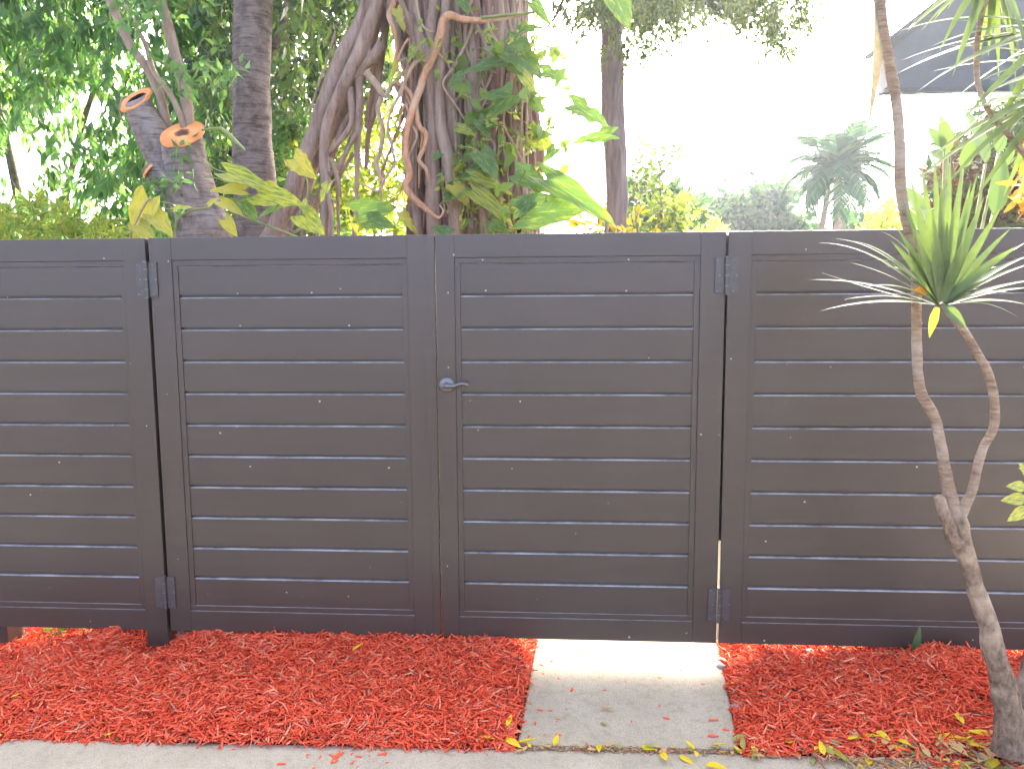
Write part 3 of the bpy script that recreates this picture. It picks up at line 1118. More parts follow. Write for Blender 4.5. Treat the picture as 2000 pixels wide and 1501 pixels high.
def fallen(kind, px, py, z, size, label, cat='leaf', group=None, ang=None):
    p = G(px, py, z)
    p.z = max(p.z, 0.0)
    w = random.uniform(0, 6.28) if ang is None else ang
    o = place_mesh('fallen_leaf', random.choice(FL[kind]), None, p, (math.cos(w), math.sin(w), random.uniform(-0.05, 0.25)), (random.uniform(-.3, .3), random.uniform(-.3, .3), 1), size * 1.25)
    tag(o, label, cat, group)
    return o


def ground_z(x, y):
    if y < edge_y(x):
        return 0.004
    if left_x(y) < x < right_x(y):
        return 0.010
    return max(0.0, mulch_h(x, y)) + 0.012


def fallen_at(kind, px, py, size, label, group=None, ang=None):
    p = G(px, py, 0.01)
    z = ground_z(p.x, p.y)
    p = G(px, py, z)
    z = ground_z(p.x, p.y) + 0.006
    return fallen(kind, px, py, z, size, label, 'leaf', group, ang)


for args in [
    ('yellow', 18, 1362, 0.05, 'yellow leaf lying alone on the mulch at far left', None, 1.2),
    ('yellow', 4, 1434, 0.04, 'yellow leaf at the sidewalk edge in the far left corner'),
    ('yellow', 200, 1438, 0.04, 'yellow leaf at the sidewalk edge below the left gate post', None, 0.3),
    ('green', 218, 1441, 0.035, 'greenish leaf at the sidewalk edge touching the yellow one below the left post'),
    ('yellow', 562, 1438, 0.035, 'yellow leaf at the sidewalk edge below the middle of the left gate'),
    ('yellow', 596, 1433, 0.03, 'small yellow leaf on mulch by the one below the middle of the left gate'),
    ('yellow', 688, 1270, 0.05, 'yellow leaf on the mulch under the bottom rail of the left gate', None, 0.9),
    ('green', 660, 1441, 0.055, 'green and yellow leaf on the sidewalk edge below the left gate', None, 0.1),
    ('green', 930, 1445, 0.05, 'green leaf at the sidewalk edge just left of the walkway'),
    ('yellow', 990, 1418, 0.05, 'bright yellow leaf on mulch at the left corner of the walkway'),
    ('yellow', 967, 1442, 0.055, 'yellow leaf lying flat at the left end of the walkway joint'),
    ('yellow', 988, 1438, 0.06, 'largest yellow leaf in the little heap at the left walkway corner'),
    ('yellow', 1012, 1449, 0.065, 'long yellow leaf across the left end of the walkway joint', None, 0.0),
    ('tan', 1172, 1380, 0.05, 'curled orange brown leaf in the middle of the walkway'),
    ('yellow', 1143, 1277, 0.025, 'tiny yellow leaf on the sunlit strip of the walkway by the gate'),
    ('green', 1186, 1414, 0.03, 'small pale green leaf on the front half of the walkway'),
    ('yellow', 1082, 1455, 0.05, 'orange yellow leaf standing in the walkway joint, left of its middle'),
    ('yellow', 1170, 1453, 0.05, 'orange leaf in the middle of the walkway joint'),
    ('yellow', 1252, 1456, 0.045, 'yellow leaf in the walkway joint right of its middle'),
    ('green', 1284, 1460, 0.045, 'greenish leaf in the joint beside the folded yellow leaf'),
    ('yellow', 1292, 1468, 0.06, 'folded bright yellow leaf hanging over the joint onto the sidewalk', None, -1.4),
    ('yellow', 1327, 1473, 0.05, 'yellow leaf on the sidewalk just right of the folded one', None, -0.7),
    ('yellow', 1378, 1492, 0.06, 'yellow leaf alone on the sidewalk nearest the bottom edge', None, -0.4),
    ('yellow', 1360, 1466, 0.045, 'yellow leaf at the right end of the walkway joint'),
    ('yellow', 1392, 1454, 0.045, 'upright yellow leaf near the right corner of the walkway'),
    ('green', 1432, 1445, 0.06, 'olive rounded leaf at the right front corner of the walkway', None, 0.4),
    ('yellow', 1427, 1333, 0.03, 'orange leaf on the right edge of the walkway halfway to the gate'),
    ('green', 1418, 1290, 0.035, 'yellow green leaf among pebbles at the right gate seam'),
    ('yellow', 1868, 1390, 0.05, 'yellow leaf on mulch left of the dracaena base'),
    ('yellow', 1892, 1271, 0.04, 'yellow leaf on top of the mulch heap by the dracaena trunk'),
    ('tan', 1868, 1282, 0.035, 'tan leaf on the mulch heap left of the yellow one'),
    ('yellow', 1866, 1352, 0.03, 'small yellow leaf halfway down the mulch left of the dracaena'),
    ('tan', 1776, 1346, 0.03, 'small tan leaf in the middle of the right mulch bed'),
]:
    fallen_at(*args)
random.seed(31)
# litter whose single leaves nothing tells apart, by place
for k in range(34):
    kd = random.choice(('yellow', 'yellow', 'tan', 'green', 'tan'))
    fallen_at(kd, random.uniform(1445, 1660), random.gauss(1464, 8), random.uniform(0.03, 0.055),
              'small %s leaf in the litter between right mulch bed and sidewalk' % kd, '%s litter along the right bed' % kd)
for k in range(120):
    x = random.uniform(1640, 2000)
    kd = random.choice(('yellow', 'tan', 'green', 'tan', 'yellow', 'tan'))
    fallen_at(kd, x, min(1498, random.uniform(1425, 1500)), random.uniform(0.03, 0.06) * (1.3 if x > 1850 else 1.0),
              'small %s leaf in the litter in front of the dracaena base' % kd, '%s litter round the dracaena' % kd)
for k in range(22):
    kd = random.choice(('tan', 'tan', 'yellow', 'green'))
    fallen_at(kd, random.uniform(1020, 1440), random.gauss(1456, 3) + (random.random() - .2) * 6, random.uniform(0.018, 0.032),
              'tiny %s leaf caught in the joint between walkway and sidewalk' % kd, '%s litter in the walkway joint' % kd)
# a long yellow strap leaf on the sidewalk edge, dry straws by the trunk
q0, q1 = G(1612, 1455, 0.03), G(1672, 1502, 0.008)
V, F = strap_geo(q0, q1, (0, 0, 0.012), 0.028)
tag(mk('fallen_strap_leaf', V, F, LEAF_STRAP_Y, None, True), 'long yellow strap leaf lying across the mulch edge onto the sidewalk', 'leaf')
q0, q1 = G(1895, 1462, 0.03), G(1940, 1502, 0.02)
V, F = strap_geo(q0, q1, (0, 0, 0.01), 0.014)
tag(mk('fallen_strap_leaf', V, F, LEAF_STRAP_DRY, None, True), 'narrow pale dry strap leaf lying in front of the dracaena base', 'leaf')
q0, q1 = G(1880, 1392, 0.05), G(1948, 1398, 0.05)
V, F = strap_geo(q0, q1, (0, 0, 0.015), 0.014)
tag(mk('fallen_strap_leaf', V, F, LEAF_STRAP_DRY, None, True), 'dry straw coloured strap leaf against the left side of the dracaena base', 'leaf')
# upright dark green leaf by the fence
p = P(1781, 1277, -0.09)
me = leaf_mesh('green_leaf', 1, 0.36, 0.12, 0.12, 8, DARKLEAF)
o = place_mesh('green_leaf', me, None, p, (0.32, 0.05, 1), (0.3, -1, 0.1), 0.135)
tag(o, 'dark green pointed leaf standing upright in the mulch against the fence', 'leaf')
# loose chips lying on the concrete
chip_me = []
for k in range(4):
    V = []
    for x, y, z in CH_V:
        V.append(((x - .5), (y + 0.05 * math.sin(3 * x + k)) * (0.24 + 0.06 * k), z * 0.10 + 0.05))
    m_ = bpy.data.meshes.new('wood_chip'); m_.from_pydata(V, [], [tuple(f) for f in CH_F]); m_.materials.append(CHIP); chip_me.append(m_)


def chip_at(px, py, size, label, ang=None, group=None):
    p = G(px, py, 0.004)
    p.z = ground_z(p.x, p.y) - 0.002
    w = random.uniform(0, 6.28) if ang is None else ang
    o = place_mesh('wood_chip', random.choice(chip_me), None, p, (math.cos(w), math.sin(w), 0), (0, 0, 1), size)
    tag(o, label, 'wood chip', group)


chip_at(550, 1490, 0.032, 'red wood chip alone on the sidewalk at lower left', 0.1)
chip_at(661, 1473, 0.045, 'large red wood chip on the sidewalk below the left gate', 0.9)
chip_at(1394, 1408, 0.04, 'thin red wood chip near the right edge of the walkway', 0.1)
chip_at(1393, 1439, 0.04, 'broad red wood chip at the right front of the walkway', 0.0)
chip_at(1117, 1348, 0.03, 'thin red splinter standing out on the middle of the walkway', 1.3)
chip_at(457, 1461, 0.018, 'dark chip on the sidewalk in front of the left gate', 0.3)
for k in range(26):
    chip_at(random.uniform(600, 760), random.uniform(1452, 1500), random.uniform(0.008, 0.025), 'small red splinter scattered on the sidewalk below the left gate', None, 'splinters on the sidewalk')
for k in range(34):
    x = random.choice((random.gauss(1060, 26), random.gauss(1060, 26), random.uniform(1040, 1420)))
    chip_at(max(1030, x), random.uniform(1285, 1450), random.uniform(0.008, 0.028), 'small red splinter scattered on the walkway slab', None, 'splinters on the walkway')

# ================================================================== DRACAENA (front right)
YD = -0.72
dr = thing('dracaena_tree', 'slender forked dracaena with one low tuft of strap leaves before the right fence panel', 'tree', tuple(G(1970, 1440)))
K = pxm(YD)


def PD(px, py, dy=0.0):
    return P(px, py, YD + dy)


trunk_px = [(1978, 1465), (1975, 1425), (1963, 1345), (1941, 1270), (1928, 1215), (1907, 1150), (1889, 1095), (1876, 1055), (1872, 1025), (1868, 1005)]
trunk_w = [76, 60, 46, 40, 36, 33, 33, 37, 37, 29]
V, F = tube_geo([PD(x, y) for x, y in trunk_px], [w / 2 / K for w in trunk_w], sides=20, per=8, rough=0.22, rscale=22, seed=3)
part(mk('trunk', V, F, BARK_BASE, None, True), dr)
left_px = [(1872, 1025), (1864, 1000), (1853, 955), (1845, 915), (1838, 870), (1824, 812), (1802, 774), (1794, 740), (1791, 690), (1790, 640), (1790, 590), (1789, 540), (1783, 480), (1768, 420), (1758, 355), (1757, 290), (1752, 210), (1737, 125), (1722, 40), (1714, -60), (1712, -130)]
V, F = tube_geo([PD(x, y, 0.06 * i / 20) for i, (x, y) in enumerate(left_px)], [w / 2 / K for w in (30, 28, 24, 22, 20, 20, 20, 19, 19, 18, 18, 18, 19, 20, 20, 19, 20, 20, 21, 20, 18)], sides=14, per=12, rough=0.10, rscale=40, ring=0.02)
part(mk('stem', V, F, BARK_DRAC, None, True), dr)
right_px = [(1872, 1020), (1880, 998), (1899, 955), (1908, 915), (1920, 875), (1938, 842), (1943, 812), (1940, 770), (1928, 725), (1906, 685), (1889, 655), (1868, 628), (1846, 605), (1838, 592)]
V, F = tube_geo([PD(x, y, -0.05 * i / 13) for i, (x, y) in enumerate(right_px)], [w / 2 / K for w in (20, 20, 18, 17, 16, 16, 17, 17, 16, 15, 15, 14, 12, 10)], sides=14, per=12, rough=0.10, rscale=40, ring=0.02)
part(mk('stem', V, F, BARK_DRAC, None, True), dr)
V, F = tube_geo([PD(x, y, -0.02) for x, y in [(1872, 1062), (1860, 1048), (1850, 1020), (1841, 992), (1833, 968)]], [w / 2 / K for w in (26, 26, 22, 22, 17)], sides=12, per=6, rough=0.35, rscale=40)
o = part(mk('stub', V, F, BARK_BASE, None, True), dr)
o['label'] = 'broken stub of a cut branch'
tip0 = PD(1838, 592, -0.05)


def drac_leaf(root, base, tip, sag, width, mat, up=(0.1, -1, 0.25), name='leaf', bw=0.62):
    V, F = strap_geo(base, tip, sag, width, 12, up, 0.28, bw)
    return part(mk(name, V, F, mat, None, True), root)


random.seed(5)
UPS = [  # tip px, depth offset, width px, sag px
    (1800, 322, .05, 15, -4), (1824, 305, -.02, 17, 0), (1838, 345, -.08, 18, 0), (1857, 300, .0, 16, 4), (1880, 318, -.05, 17, 5), (1897, 352, .06, 14, 8), (1922, 384, -.05, 16, 10),
    (1910, 335, .08, 13, 8), (1957, 402, -.03, 16, 16), (1938, 432, .08, 14, 14), (1762, 388, .03, 14, -12), (1779, 350, -.06, 16, -9), (1850, 430, -.10, 19, 0), (1820, 410, -.12, 18, -3),
    (1752, 445, .04, 13, -16), (1990, 480, -.04, 15, 20), (1740, 470, .02, 13, -18), (1885, 460, -.12, 17, 9), (1790, 460, -.1, 15, -10), (1975, 445, .1, 12, 20)]
for x, y, dy, w, sg in UPS:
    drac_leaf(dr, PD(1838 + (x - 1838) * 0.05, 588, -0.05 + dy * .1), PD(x, y, -0.05 + dy), Vector((sg / K * 0.3, 0, abs(sg) / K * 0.9)), w / K * 1.1, LEAF_STRAP, up=(0.25 * random.uniform(-1, 1), -1, 0.2))
OUT = [
    (1720, 452, .05, 11, 50), (1664, 470, .1, 10, 45), (1632, 466, .06, 10, 52), (1600, 474, .14, 10, 55), (1658, 512, .0, 9, 20), (1578, 546, .1, 10, 26), (1604, 532, -.05, 10, -8), (1602, 607, .06, 10, 24),
    (2010, 470, .0, 15, 22), (2020, 495, .08, 12, 20), (2022, 512, -.05, 12, 16), (2030, 545, .1, 10, 14), (2035, 560, -.05, 10, 14), (2025, 600, .05, 10, 22), (1912, 565, .08, 10, 20), (1700, 500, -.08, 12, 30), (1690, 560, -.12, 10, 30), (1648, 585, .0, 9, 22), (1985, 575, -.1, 10, 26), (1990, 620, 0, 9, 30), (1730, 520, .1, 11, 36), (1950, 520, .1, 11, 30)]
for x, y, dy, w, sg in OUT:
    drac_leaf(dr, PD(1838 + (x - 1838) * 0.04, 596, -0.05), PD(x, y, -0.05 + dy), Vector((0, 0, sg / K)), w / K * 1.15, LEAF_STRAP, up=(0, -0.35, 1))
o = drac_leaf(dr, PD(1830, 600, -0.06), PD(1815, 660, -0.08), Vector((-0.005, 0, 0.0)), 17 / K, LEAF_STRAP_Y, up=(0, -1, 0.1)); o['label'] = 'short yellowing leaf hanging down'
o = drac_leaf(dr, PD(1842, 598, -0.06), PD(1888, 640, -0.06), Vector((0.0, 0, 0.004)), 24 / K, LEAF_STRAP, up=(0.1, -1, 0.3)); o['label'] = 'short pale leaf lying along the stem'
o = drac_leaf(dr, PD(1808, 572, -0.06), PD(1784, 566, -0.09), Vector((0, 0, 0.004)), 18 / K, LEAF_ORANGE, up=(0, -1, 0.2)); o['label'] = 'orange leaf scrap'
# head of the tall stem (its centre is above the picture) with a dry leaf hanging into it
hd = PD(1712, -130, 0.06)
o = drac_leaf(dr, hd, PD(1692, 265, 0.03), Vector((0.045, 0, 0.0)), 24 / K, LEAF_STRAP_DRY, up=(0.1, -1, 0)); o['label'] = 'long dry leaf hanging straight down'
for k in range(26):
    w = random.uniform(0, 6.28)
    el = random.uniform(-0.2, 1.3)
    L = random.uniform(0.38, 0.52)
    d_ = Vector((math.cos(w) * math.cos(el), math.sin(w) * math.cos(el), math.sin(el)))
    tp = hd + d_ * L
    if tp.z < PD(1712, -20).z:
        tp.z = PD(1712, -20).z + random.uniform(0, 0.05)
    drac_leaf(dr, hd, tp, Vector((0, 0, 0.05)), 0.034, LEAF_STRAP, up=(0, -0.3, 1))

# second dracaena: trunk at the right edge, heads reaching in from outside the frame
d2 = thing('dracaena_tree', 'second dracaena at the right edge, its dark strap leaves drooping in at the top corner', 'tree', tuple(G(2012, 1400)))
V, F = tube_geo([PD(x, y, 0.1) for x, y in [(2006, 1420), (2003, 1370), (2018, 1300), (2050, 1150), (2080, 900), (2090, 600), (2080, 380), (2065, 220)]], [w / 2 / K for w in (60, 46, 40, 34, 28, 24, 22, 20)], sides=14, per=8, rough=0.2, rscale=22, seed=8)
part(mk('trunk', V, F, BARK_BASE, None, True), d2)
V, F = tube_geo([PD(x, y, 0.12) for x, y in [(2090, 600), (2085, 430), (2000, 300), (1922, 200), (1908, 90), (1935, -40)]], [w / 2 / K for w in (16, 14, 11, 10, 10, 10)], sides=12, per=8, rough=0.15, rscale=30, seed=9)
part(mk('stem', V, F, BARK_DRAC, None, True), d2)
random.seed(11)
HEADS = [((2062, 190), [(1768, 246), (1765, 372), (1815, 250), (1828, 320), (1840, 372), (1870, 300), (1905, 330), (1880, 225), (1935, 345), (1960, 385), (1985, 400), (1930, 260), (1860, 270), (1800, 205), (1900, 395), (1790, 330)], 14),
         ((2075, 60), [(1742, 150), (1752, 62), (1760, 118), (1790, 180), (1830, 150), (1850, 205), (1875, 240), (1820, 90), (1890, 130), (1920, 200), (1940, 260), (1780, 130)], 16),
         ((1940, -50), [(1738, 4), (1748, 22), (1772, 62), (1800, 60), (1835, 100), (1868, 120), (1905, 140), (1950, 150), (1985, 165), (2010, 120), (1890, 60), (1975, 90), (1850, 20), (1820, 45), (1880, 95), (1930, 110), (1960, 60), (1995, 140), (1910, 20), (1860, 150)], 16),
         ((2110, 130), [(1850, 90), (1880, 180), (1900, 240), (1930, 180), (1945, 300), (1975, 330), (1990, 250), (1960, 120), (1870, 40), (1820, 140), (1850, 285), (1990, 360), (1915, 310)], 15)]
for (hx, hy), tips, wpx in HEADS:
    for x, y in tips:
        dy = random.uniform(-0.15, 0.35)
        drac_leaf(d2, PD(hx, hy, 0.12), PD(x, y, 0.12 + dy), Vector((0, 0, random.uniform(0.03, 0.09))), wpx / K * random.uniform(0.9, 1.3), LEAF_STRAP, up=(0, -0.5, 1))

# variegated leaf sprig at the right edge
vs_ = thing('variegated_sprig', 'sprig of pale green and yellow rounded leaves at the right edge halfway up', 'plant', tuple(PD(2040, 1000)))
VGR = [vine_leaf_material('variegated_leaf', (0.20, 0.30, 0.12), (0.66, 0.60, 0.10), 0.5, 0.4, k) for k in (0.3, 2.1)]
vm = [leaf_mesh('variegated_leaf', 1, 0.62, 0.15, 0.1, 7, m_) for m_ in VGR]
for x, y, dx, dz, s in [(2003, 950, -1, 0.1, 52), (2005, 972, -1, -0.15, 58), (2008, 990, -0.6, -0.5, 60), (2014, 935, -0.3, 0.5, 50), (2020, 1000, -0.5, -1, 44), (2012, 925, -0.5, 0.3, 34), (2024, 975, 0.8, 0.2, 50)]:
    place_mesh('leaf', random.choice(vm), vs_, PD(x, y), (dx, random.uniform(-.3, .1), dz), (0.1, -1, 0.4), s / K * 0.75)
V, F = tube_geo([PD(2012, 930), PD(2016, 975), PD(2035, 1010), PD(2070, 1060), PD(2085, 1150)], [0.004, 0.005, 0.006, 0.007, 0.008], sides=8)
part(mk('stem', V, F, STEM_GR, None, True), vs_)
V, F = tube_geo([PD(2085, 1150), PD(2086, 1300), PD(2090, 1480)], [0.008, 0.009, 0.010], sides=8)
part(mk('stem', V, F, STEM_GR, None, True), vs_)

# ================================================================== TREES BEHIND THE FENCE
FIGLEAF = [leaf_mesh('fig_leaf', 1, w, c_, 0.12, 4, LEAF_FIG, 1.3) for w, c_ in ((0.40, 0.16), (0.46, 0.05), (0.36, 0.25))]
DKLEAF = [leaf_mesh('shade_leaf', 1, w, c_, 0.12, 4, LEAF_DARK, 1.2) for w, c_ in ((0.40, 0.12), (0.34, 0.2))]
YGLEAF = [leaf_mesh('yellow_green_leaf', 1, w, c_, 0.12, 4, LEAF_YG, 1.2) for w, c_ in ((0.42, 0.12), (0.36, 0.2))]
SMLEAF = [leaf_mesh('small_leaf', 1, w, c_, 0.1, 3, LEAF_SMALL, 1.2) for w, c_ in ((0.5, 0.1), (0.42, 0.2))]

# ---- weeping fig at left
random.seed(21)
fig = thing('weeping_fig', 'leafy weeping fig with sky showing through, filling the far left above the fence', 'tree', tuple(P(90, 900, 6.6)))


def fig_keep(x, y):
    # a band of open sky runs from the left edge up towards the shoots
    k = 1.0
    dline = (y - (330 - 0.95 * x)) / 75.0
    k *= 1 - 0.80 * math.exp(-dline * dline) * (1 if -50 < x < 330 else 0)
    for cx, cy, r in ((140, 340, 45), (120, 375, 35), (265, 190, 45), (40, 300, 40), (165, 280, 30)):
        k *= 1 - 0.7 * math.exp(-((x - cx) ** 2 + (y - cy) ** 2) / (r * r))
    if y < 60:
        k *= 1.0
    return k


pts = crown_points([(-420, -260), (60, -330), (470, -260), (455, 60), (400, 470), (-60, 480), (-420, 460)], 4.6, 8.8, 3100, fig_keep, 2.0, 0.29, 1.4)
foliage(fig, pts, 14, 0.155, 0.058, 0.27, 1.0, LEAF_FIG, 'crown', 260, FIGLEAF, TWIG)
for pl, rr in (([(60, 900), (70, 600), (40, 400), (-20, 150), (-120, -150)], (.09, .08, .07, .05, .03)), ([(70, 640), (120, 420), (160, 250), (215, 60), (230, -150)], (.06, .05, .04, .03, .02))):
    part(tube('trunk' if rr[0] > .08 else 'branch', [P(x, y, 7.4) for x, y in pl], rr, BARK_GREY, None, sides=9, rough=0.15), fig)

# ---- cut (pollarded) tree
random.seed(3)
YCUT = 1.75
KC = pxm(YCUT)
ct = thing('pollarded_tree', 'grey tree cut back to orange sawn limb ends with thin regrown shoots', 'tree', tuple(P(400, 900, YCUT)))


def PCt(x, y, dy=0):
    return P(x, y, YCUT + dy)


V, F = tube_geo([PCt(x, y) for x, y in [(420, 1000), (414, 700), (405, 520), (392, 440), (374, 370), (362, 320), (356, 275), (355, 225)]], [w / 2 / KC for w in (112, 108, 104, 100, 86, 80, 77, 76)], sides=28, per=8, rough=0.12, rscale=7, seed=1, cap=False)
part(mk('cut_trunk_tmp', V, F, BARK_CUT, None, True), ct)
V, F = tube_geo([PCt(x, y, .10) for x, y in [(372, 420), (345, 345), (318, 300), (288, 245), (265, 200), (250, 165)]], [w / 2 / KC for w in (60, 66, 66, 62, 58, 56)], sides=24, per=8, rough=0.14, rscale=8, seed=5, cap=False)
part(mk('cut_limb_tmp', V, F, BARK_CUT, None, True), ct)
V, F = tube_geo([PCt(x, y, -.12) for x, y in [(362, 420), (330, 370), (300, 340), (288, 330)]], [w / 2 / KC for w in (44, 42, 36, 30)], sides=16, per=6, rough=0.14, rscale=8, seed=6, cap=False)
part(mk('limb', V, F, BARK_CUT, None, True), ct)


def trim(o, px, py, dy, nrm):
    c0, n_ = PCt(px, py, dy), Vector(nrm).normalized()
    for v in o.data.vertices:
        d_ = (v.co - c0).dot(n_)
        if d_ > -0.004 and (v.co - c0).length < 0.5:
            v.co -= n_ * (d_ + 0.004)


def cut_disc(name, px, py, dy, rx, rz, nrm, mat, hollow=0.0, root=ct):
    """sawn end: a slightly irregular disc facing nrm; with a hollow it becomes a rim and a dark pit"""
    c0 = PCt(px, py, dy)
    B = basis(nrm, (0, 0, 1))
    n = 40
    V, F = [], []
    rings = [(0.0, 0.0)] if not hollow else []
    rows = [1.0, 0.97, 0.7, 0.35] if not hollow else [1.0, 0.97, (1 + hollow) / 2, hollow]
    zz = [-0.012, 0.004, 0.003, 0.002] if not hollow else [-0.012, 0.004, 0.003, -0.006]
    for r_, z_ in zip(rows, zz):
        for k in range(n):
            w = 2 * math.pi * k / n
            q = 1 + 0.07 * noise.noise((math.cos(w) * 1.3, math.sin(w) * 1.3, px * .1)) + 0.02 * noise.noise((math.cos(w) * 6, math.sin(w) * 6, px * .1))
            V.append((z_ + 0.003 * noise.noise((w * 3, r_ * 9, 1)), math.cos(w) * rx * r_ * q, math.sin(w) * rz * r_ * q))
    for j in range(len(rows) - 1):
        for k in range(n):
            k2 = (k + 1) % n
            F.append((j * n + k, (j + 1) * n + k, (j + 1) * n + k2, j * n + k2))
    if not hollow:
        F.append(tuple(range(3 * n, 4 * n))[::-1])
    o = mk(name, V, F, mat, root, True)
    o.matrix_basis = Matrix.Translation(-Vector(root.location)) @ Matrix.Translation(c0) @ B
    if hollow:
        V2, F2 = [], []
        for r_, z_ in ((hollow * 1.01, -0.004), (hollow * 0.9, -0.05), (hollow * 0.6, -0.12)):
            for k in range(n):
                w = 2 * math.pi * k / n
                V2.append((z_, math.cos(w) * rx * r_, math.sin(w) * rz * r_))
        for j in range(2):
            for k in range(n):
                k2 = (k + 1) % n
                F2.append((j * n + k, (j + 1) * n + k, (j + 1) * n + k2, j * n + k2))
        F2.append(tuple(range(2 * n, 3 * n))[::-1])
        h_ = mk('hollow', V2, F2, HOLLOW, o, True)
    return o


trim(bpy.data.objects['cut_trunk_tmp'], 356, 260, 0, (0.02, -0.62, 0.78))
bpy.data.objects['cut_trunk_tmp'].name = 'trunk'
trim(bpy.data.objects['cut_limb_tmp'], 265, 194, .1, (-0.2, -0.68, 0.70))
bpy.data.objects['cut_limb_tmp'].name = 'limb'
o = cut_disc('cut_face', 356, 260, 0.0, 40.5 / KC, 52 / KC, (0.02, -0.62, 0.78), CUTWOOD)
o['label'] = 'large round orange sawn end with a dark ring at its heart'
o = cut_disc('cut_face', 265, 194, 0.1, 31 / KC, 39 / KC, (-0.2, -0.68, 0.70), CUTORANGE, 0.62)
o['label'] = 'orange rimmed sawn end with a rotten hollow'
o = cut_disc('cut_face', 289, 334, -0.13, 26 / KC, 15 / KC, (-0.75, -0.35, 0.6), CUTORANGE, 0.55)
o['label'] = 'small splintered orange cut low on the left'
SH = [([(374, 285), (368, 235), (362, 180), (345, 120), (330, 60), (312, -10), (290, -120)], (26, 24, 24, 22, 20, 18, 15), .12),
      ([(338, 300), (322, 230), (310, 180), (285, 130), (255, 90), (232, 40), (205, -20), (180, -110)], (22, 20, 19, 18, 17, 16, 15, 12), .16),
      ([(366, 275), (352, 225), (330, 180), (300, 140), (285, 90), (262, 45), (245, 10)], (12, 12, 12, 11, 10, 8, 6), .07),
      ([(240, 236), (234, 215), (238, 190)], (5, 4, 3), .05)]
for pl, w, dy in SH:
    part(tube('shoot', [PCt(x, y, dy) for x, y in pl], [q / 2 / KC for q in w], SHOOT, None, sides=9, per=6, rough=0.12, rscale=14), ct)
# bent pale stalk sticking out right of the cut face
part(tube('stalk', [PCt(x, y, -.1) for x, y in [(394, 254), (420, 251), (435, 253), (452, 268), (478, 293)]], [q / KC for q in (2, 2.4, 3, 4.5, 2)], STEM_GR, None, sides=8, per=6), ct)
pts = crown_points([(395, 110), (460, 80), (455, 165), (410, 175)], 1.6, 2.2, 10) + crown_points([(300, 350), (360, 340), (350, 420), (310, 420)], 1.3, 1.7, 12) + crown_points([(330, 280), (352, 280), (350, 305), (332, 305)], 1.55, 1.6, 2) + crown_points([(150, -60), (400, -60), (380, 60), (200, 50)], 1.6, 2.4, 34) + crown_points([(330, 135), (365, 120), (360, 170), (330, 170)], 1.6, 1.9, 5)
foliage(ct, pts, 9, 0.085, 0.032, 0.13, 0.4, LEAF_FIG, 'foliage', 110, FIGLEAF, STEM_GR, 0.002)

# ---- grey trunk tree with a dense dark crown
YG = 2.5
KG = pxm(YG)
gt = thing('shade_tree', 'straight grey ringed trunk with dense dark foliage behind, between cut tree and banyan roots', 'tree', tuple(P(502, 900, YG)))
V, F = tube_geo([P(x, y, YG) for x, y in [(512, 1000), (506, 700), (500, 460), (496, 340), (492, 260), (491, 120), (494, 0), (497, -150), (500, -320)]], [w / 2 / KG for w in (96, 90, 82, 80, 74, 70, 70, 66, 60)], sides=28, per=8, rough=0.10, rscale=6, seed=12, cap=False)
part(mk('trunk', V, F, BARK_GREY, None, True), gt)
for pl, w in (([(515, 120), (545, 70), (560, 10), (590, -80), (640, -200)], (20, 16, 14, 12, 8)), ([(480, -80), (420, -200), (330, -320)], (40, 30, 20)), ([(505, -100), (580, -240), (680, -330)], (40, 30, 20))):
    part(tube('branch', [P(x, y, YG + .25) for x, y in pl], [q / 2 / KG for q in w], BARK_GREY, None, sides=9, rough=0.1), gt)
random.seed(8)
pts = crown_points([(330, -330), (800, -330), (770, 120), (720, 300), (690, 470), (390, 470), (400, 150)], 4.2, 8.2, 1650, None, 9.0, 0.22, 1.3)
pts += crown_points([(250, -340), (900, -340), (850, -60), (330, -40)], 2.0, 5.5, 170, None, 5.0, 0.25, 1.3)
foliage(gt, pts, 16, 0.13, 0.05, 0.26, 0.55, LEAF_DARK, 'crown', 40, DKLEAF, TWIG)
# nearer hanging sprays with leaves big enough to tell apart
pts = crown_points([(400, 90), (455, 80), (455, 200), (405, 220)], 2.6, 3.3, 16) + crown_points([(535, 60), (590, 70), (600, 260), (540, 240)], 2.8, 3.6, 26) + crown_points([(540, -20), (640, -20), (640, 40), (550, 50)], 2.4, 3.2, 20) + crown_points([(640, 40), (720, -30), (740, 30), (650, 150)], 3.2, 4.0, 16)
foliage(gt, pts, 8, 0.11, 0.038, 0.2, 0.7, LEAF_DARK, 'hanging_foliage', 150, DKLEAF, TWIG)

# ---- yellow green undergrowth seen between the roots
random.seed(9)
ug = thing('understory_shrub', 'sunlit yellow green shrub glimpsed between the banyan roots and its trunk', 'shrub', tuple(P(730, 900, 3.9)))
pts = crown_points([(560, 250), (840, 200), (860, 470), (560, 470)], 3.4, 4.8, 260, None, 3.0, 0.3, 2.5)
foliage(ug, pts, 12, 0.10, 0.04, 0.16, 0.1, LEAF_YG, 'foliage', 120, YGLEAF, STEM_GR, 0.003)
part(tube('stem', [P(740, 900, 4.2), P(735, 600, 4.2), P(730, 400, 4.2)], (.03, .025, .015), TWIG, None, sides=7), ug)
ul = thing('understory_shrub', 'bright yellow green feathery shrub low at the far left just above the fence', 'shrub', tuple(P(80, 900, 3.4)))
pts = crown_points([(-120, 420), (90, 395), (230, 430), (240, 520), (-120, 520)], 3.0, 4.0, 150, None, 4.0, 0.2, 2.5)
foliage(ul, pts, 16, 0.085, 0.02, 0.16, -0.3, LEAF_YG, 'foliage', 90, YGLEAF, STEM_GR, 0.003)
part(tube('stem', [P(70, 900, 3.5), P(75, 650, 3.5), P(80, 480, 3.5)], (.02, .018, .012), TWIG, None, sides=7), ul)
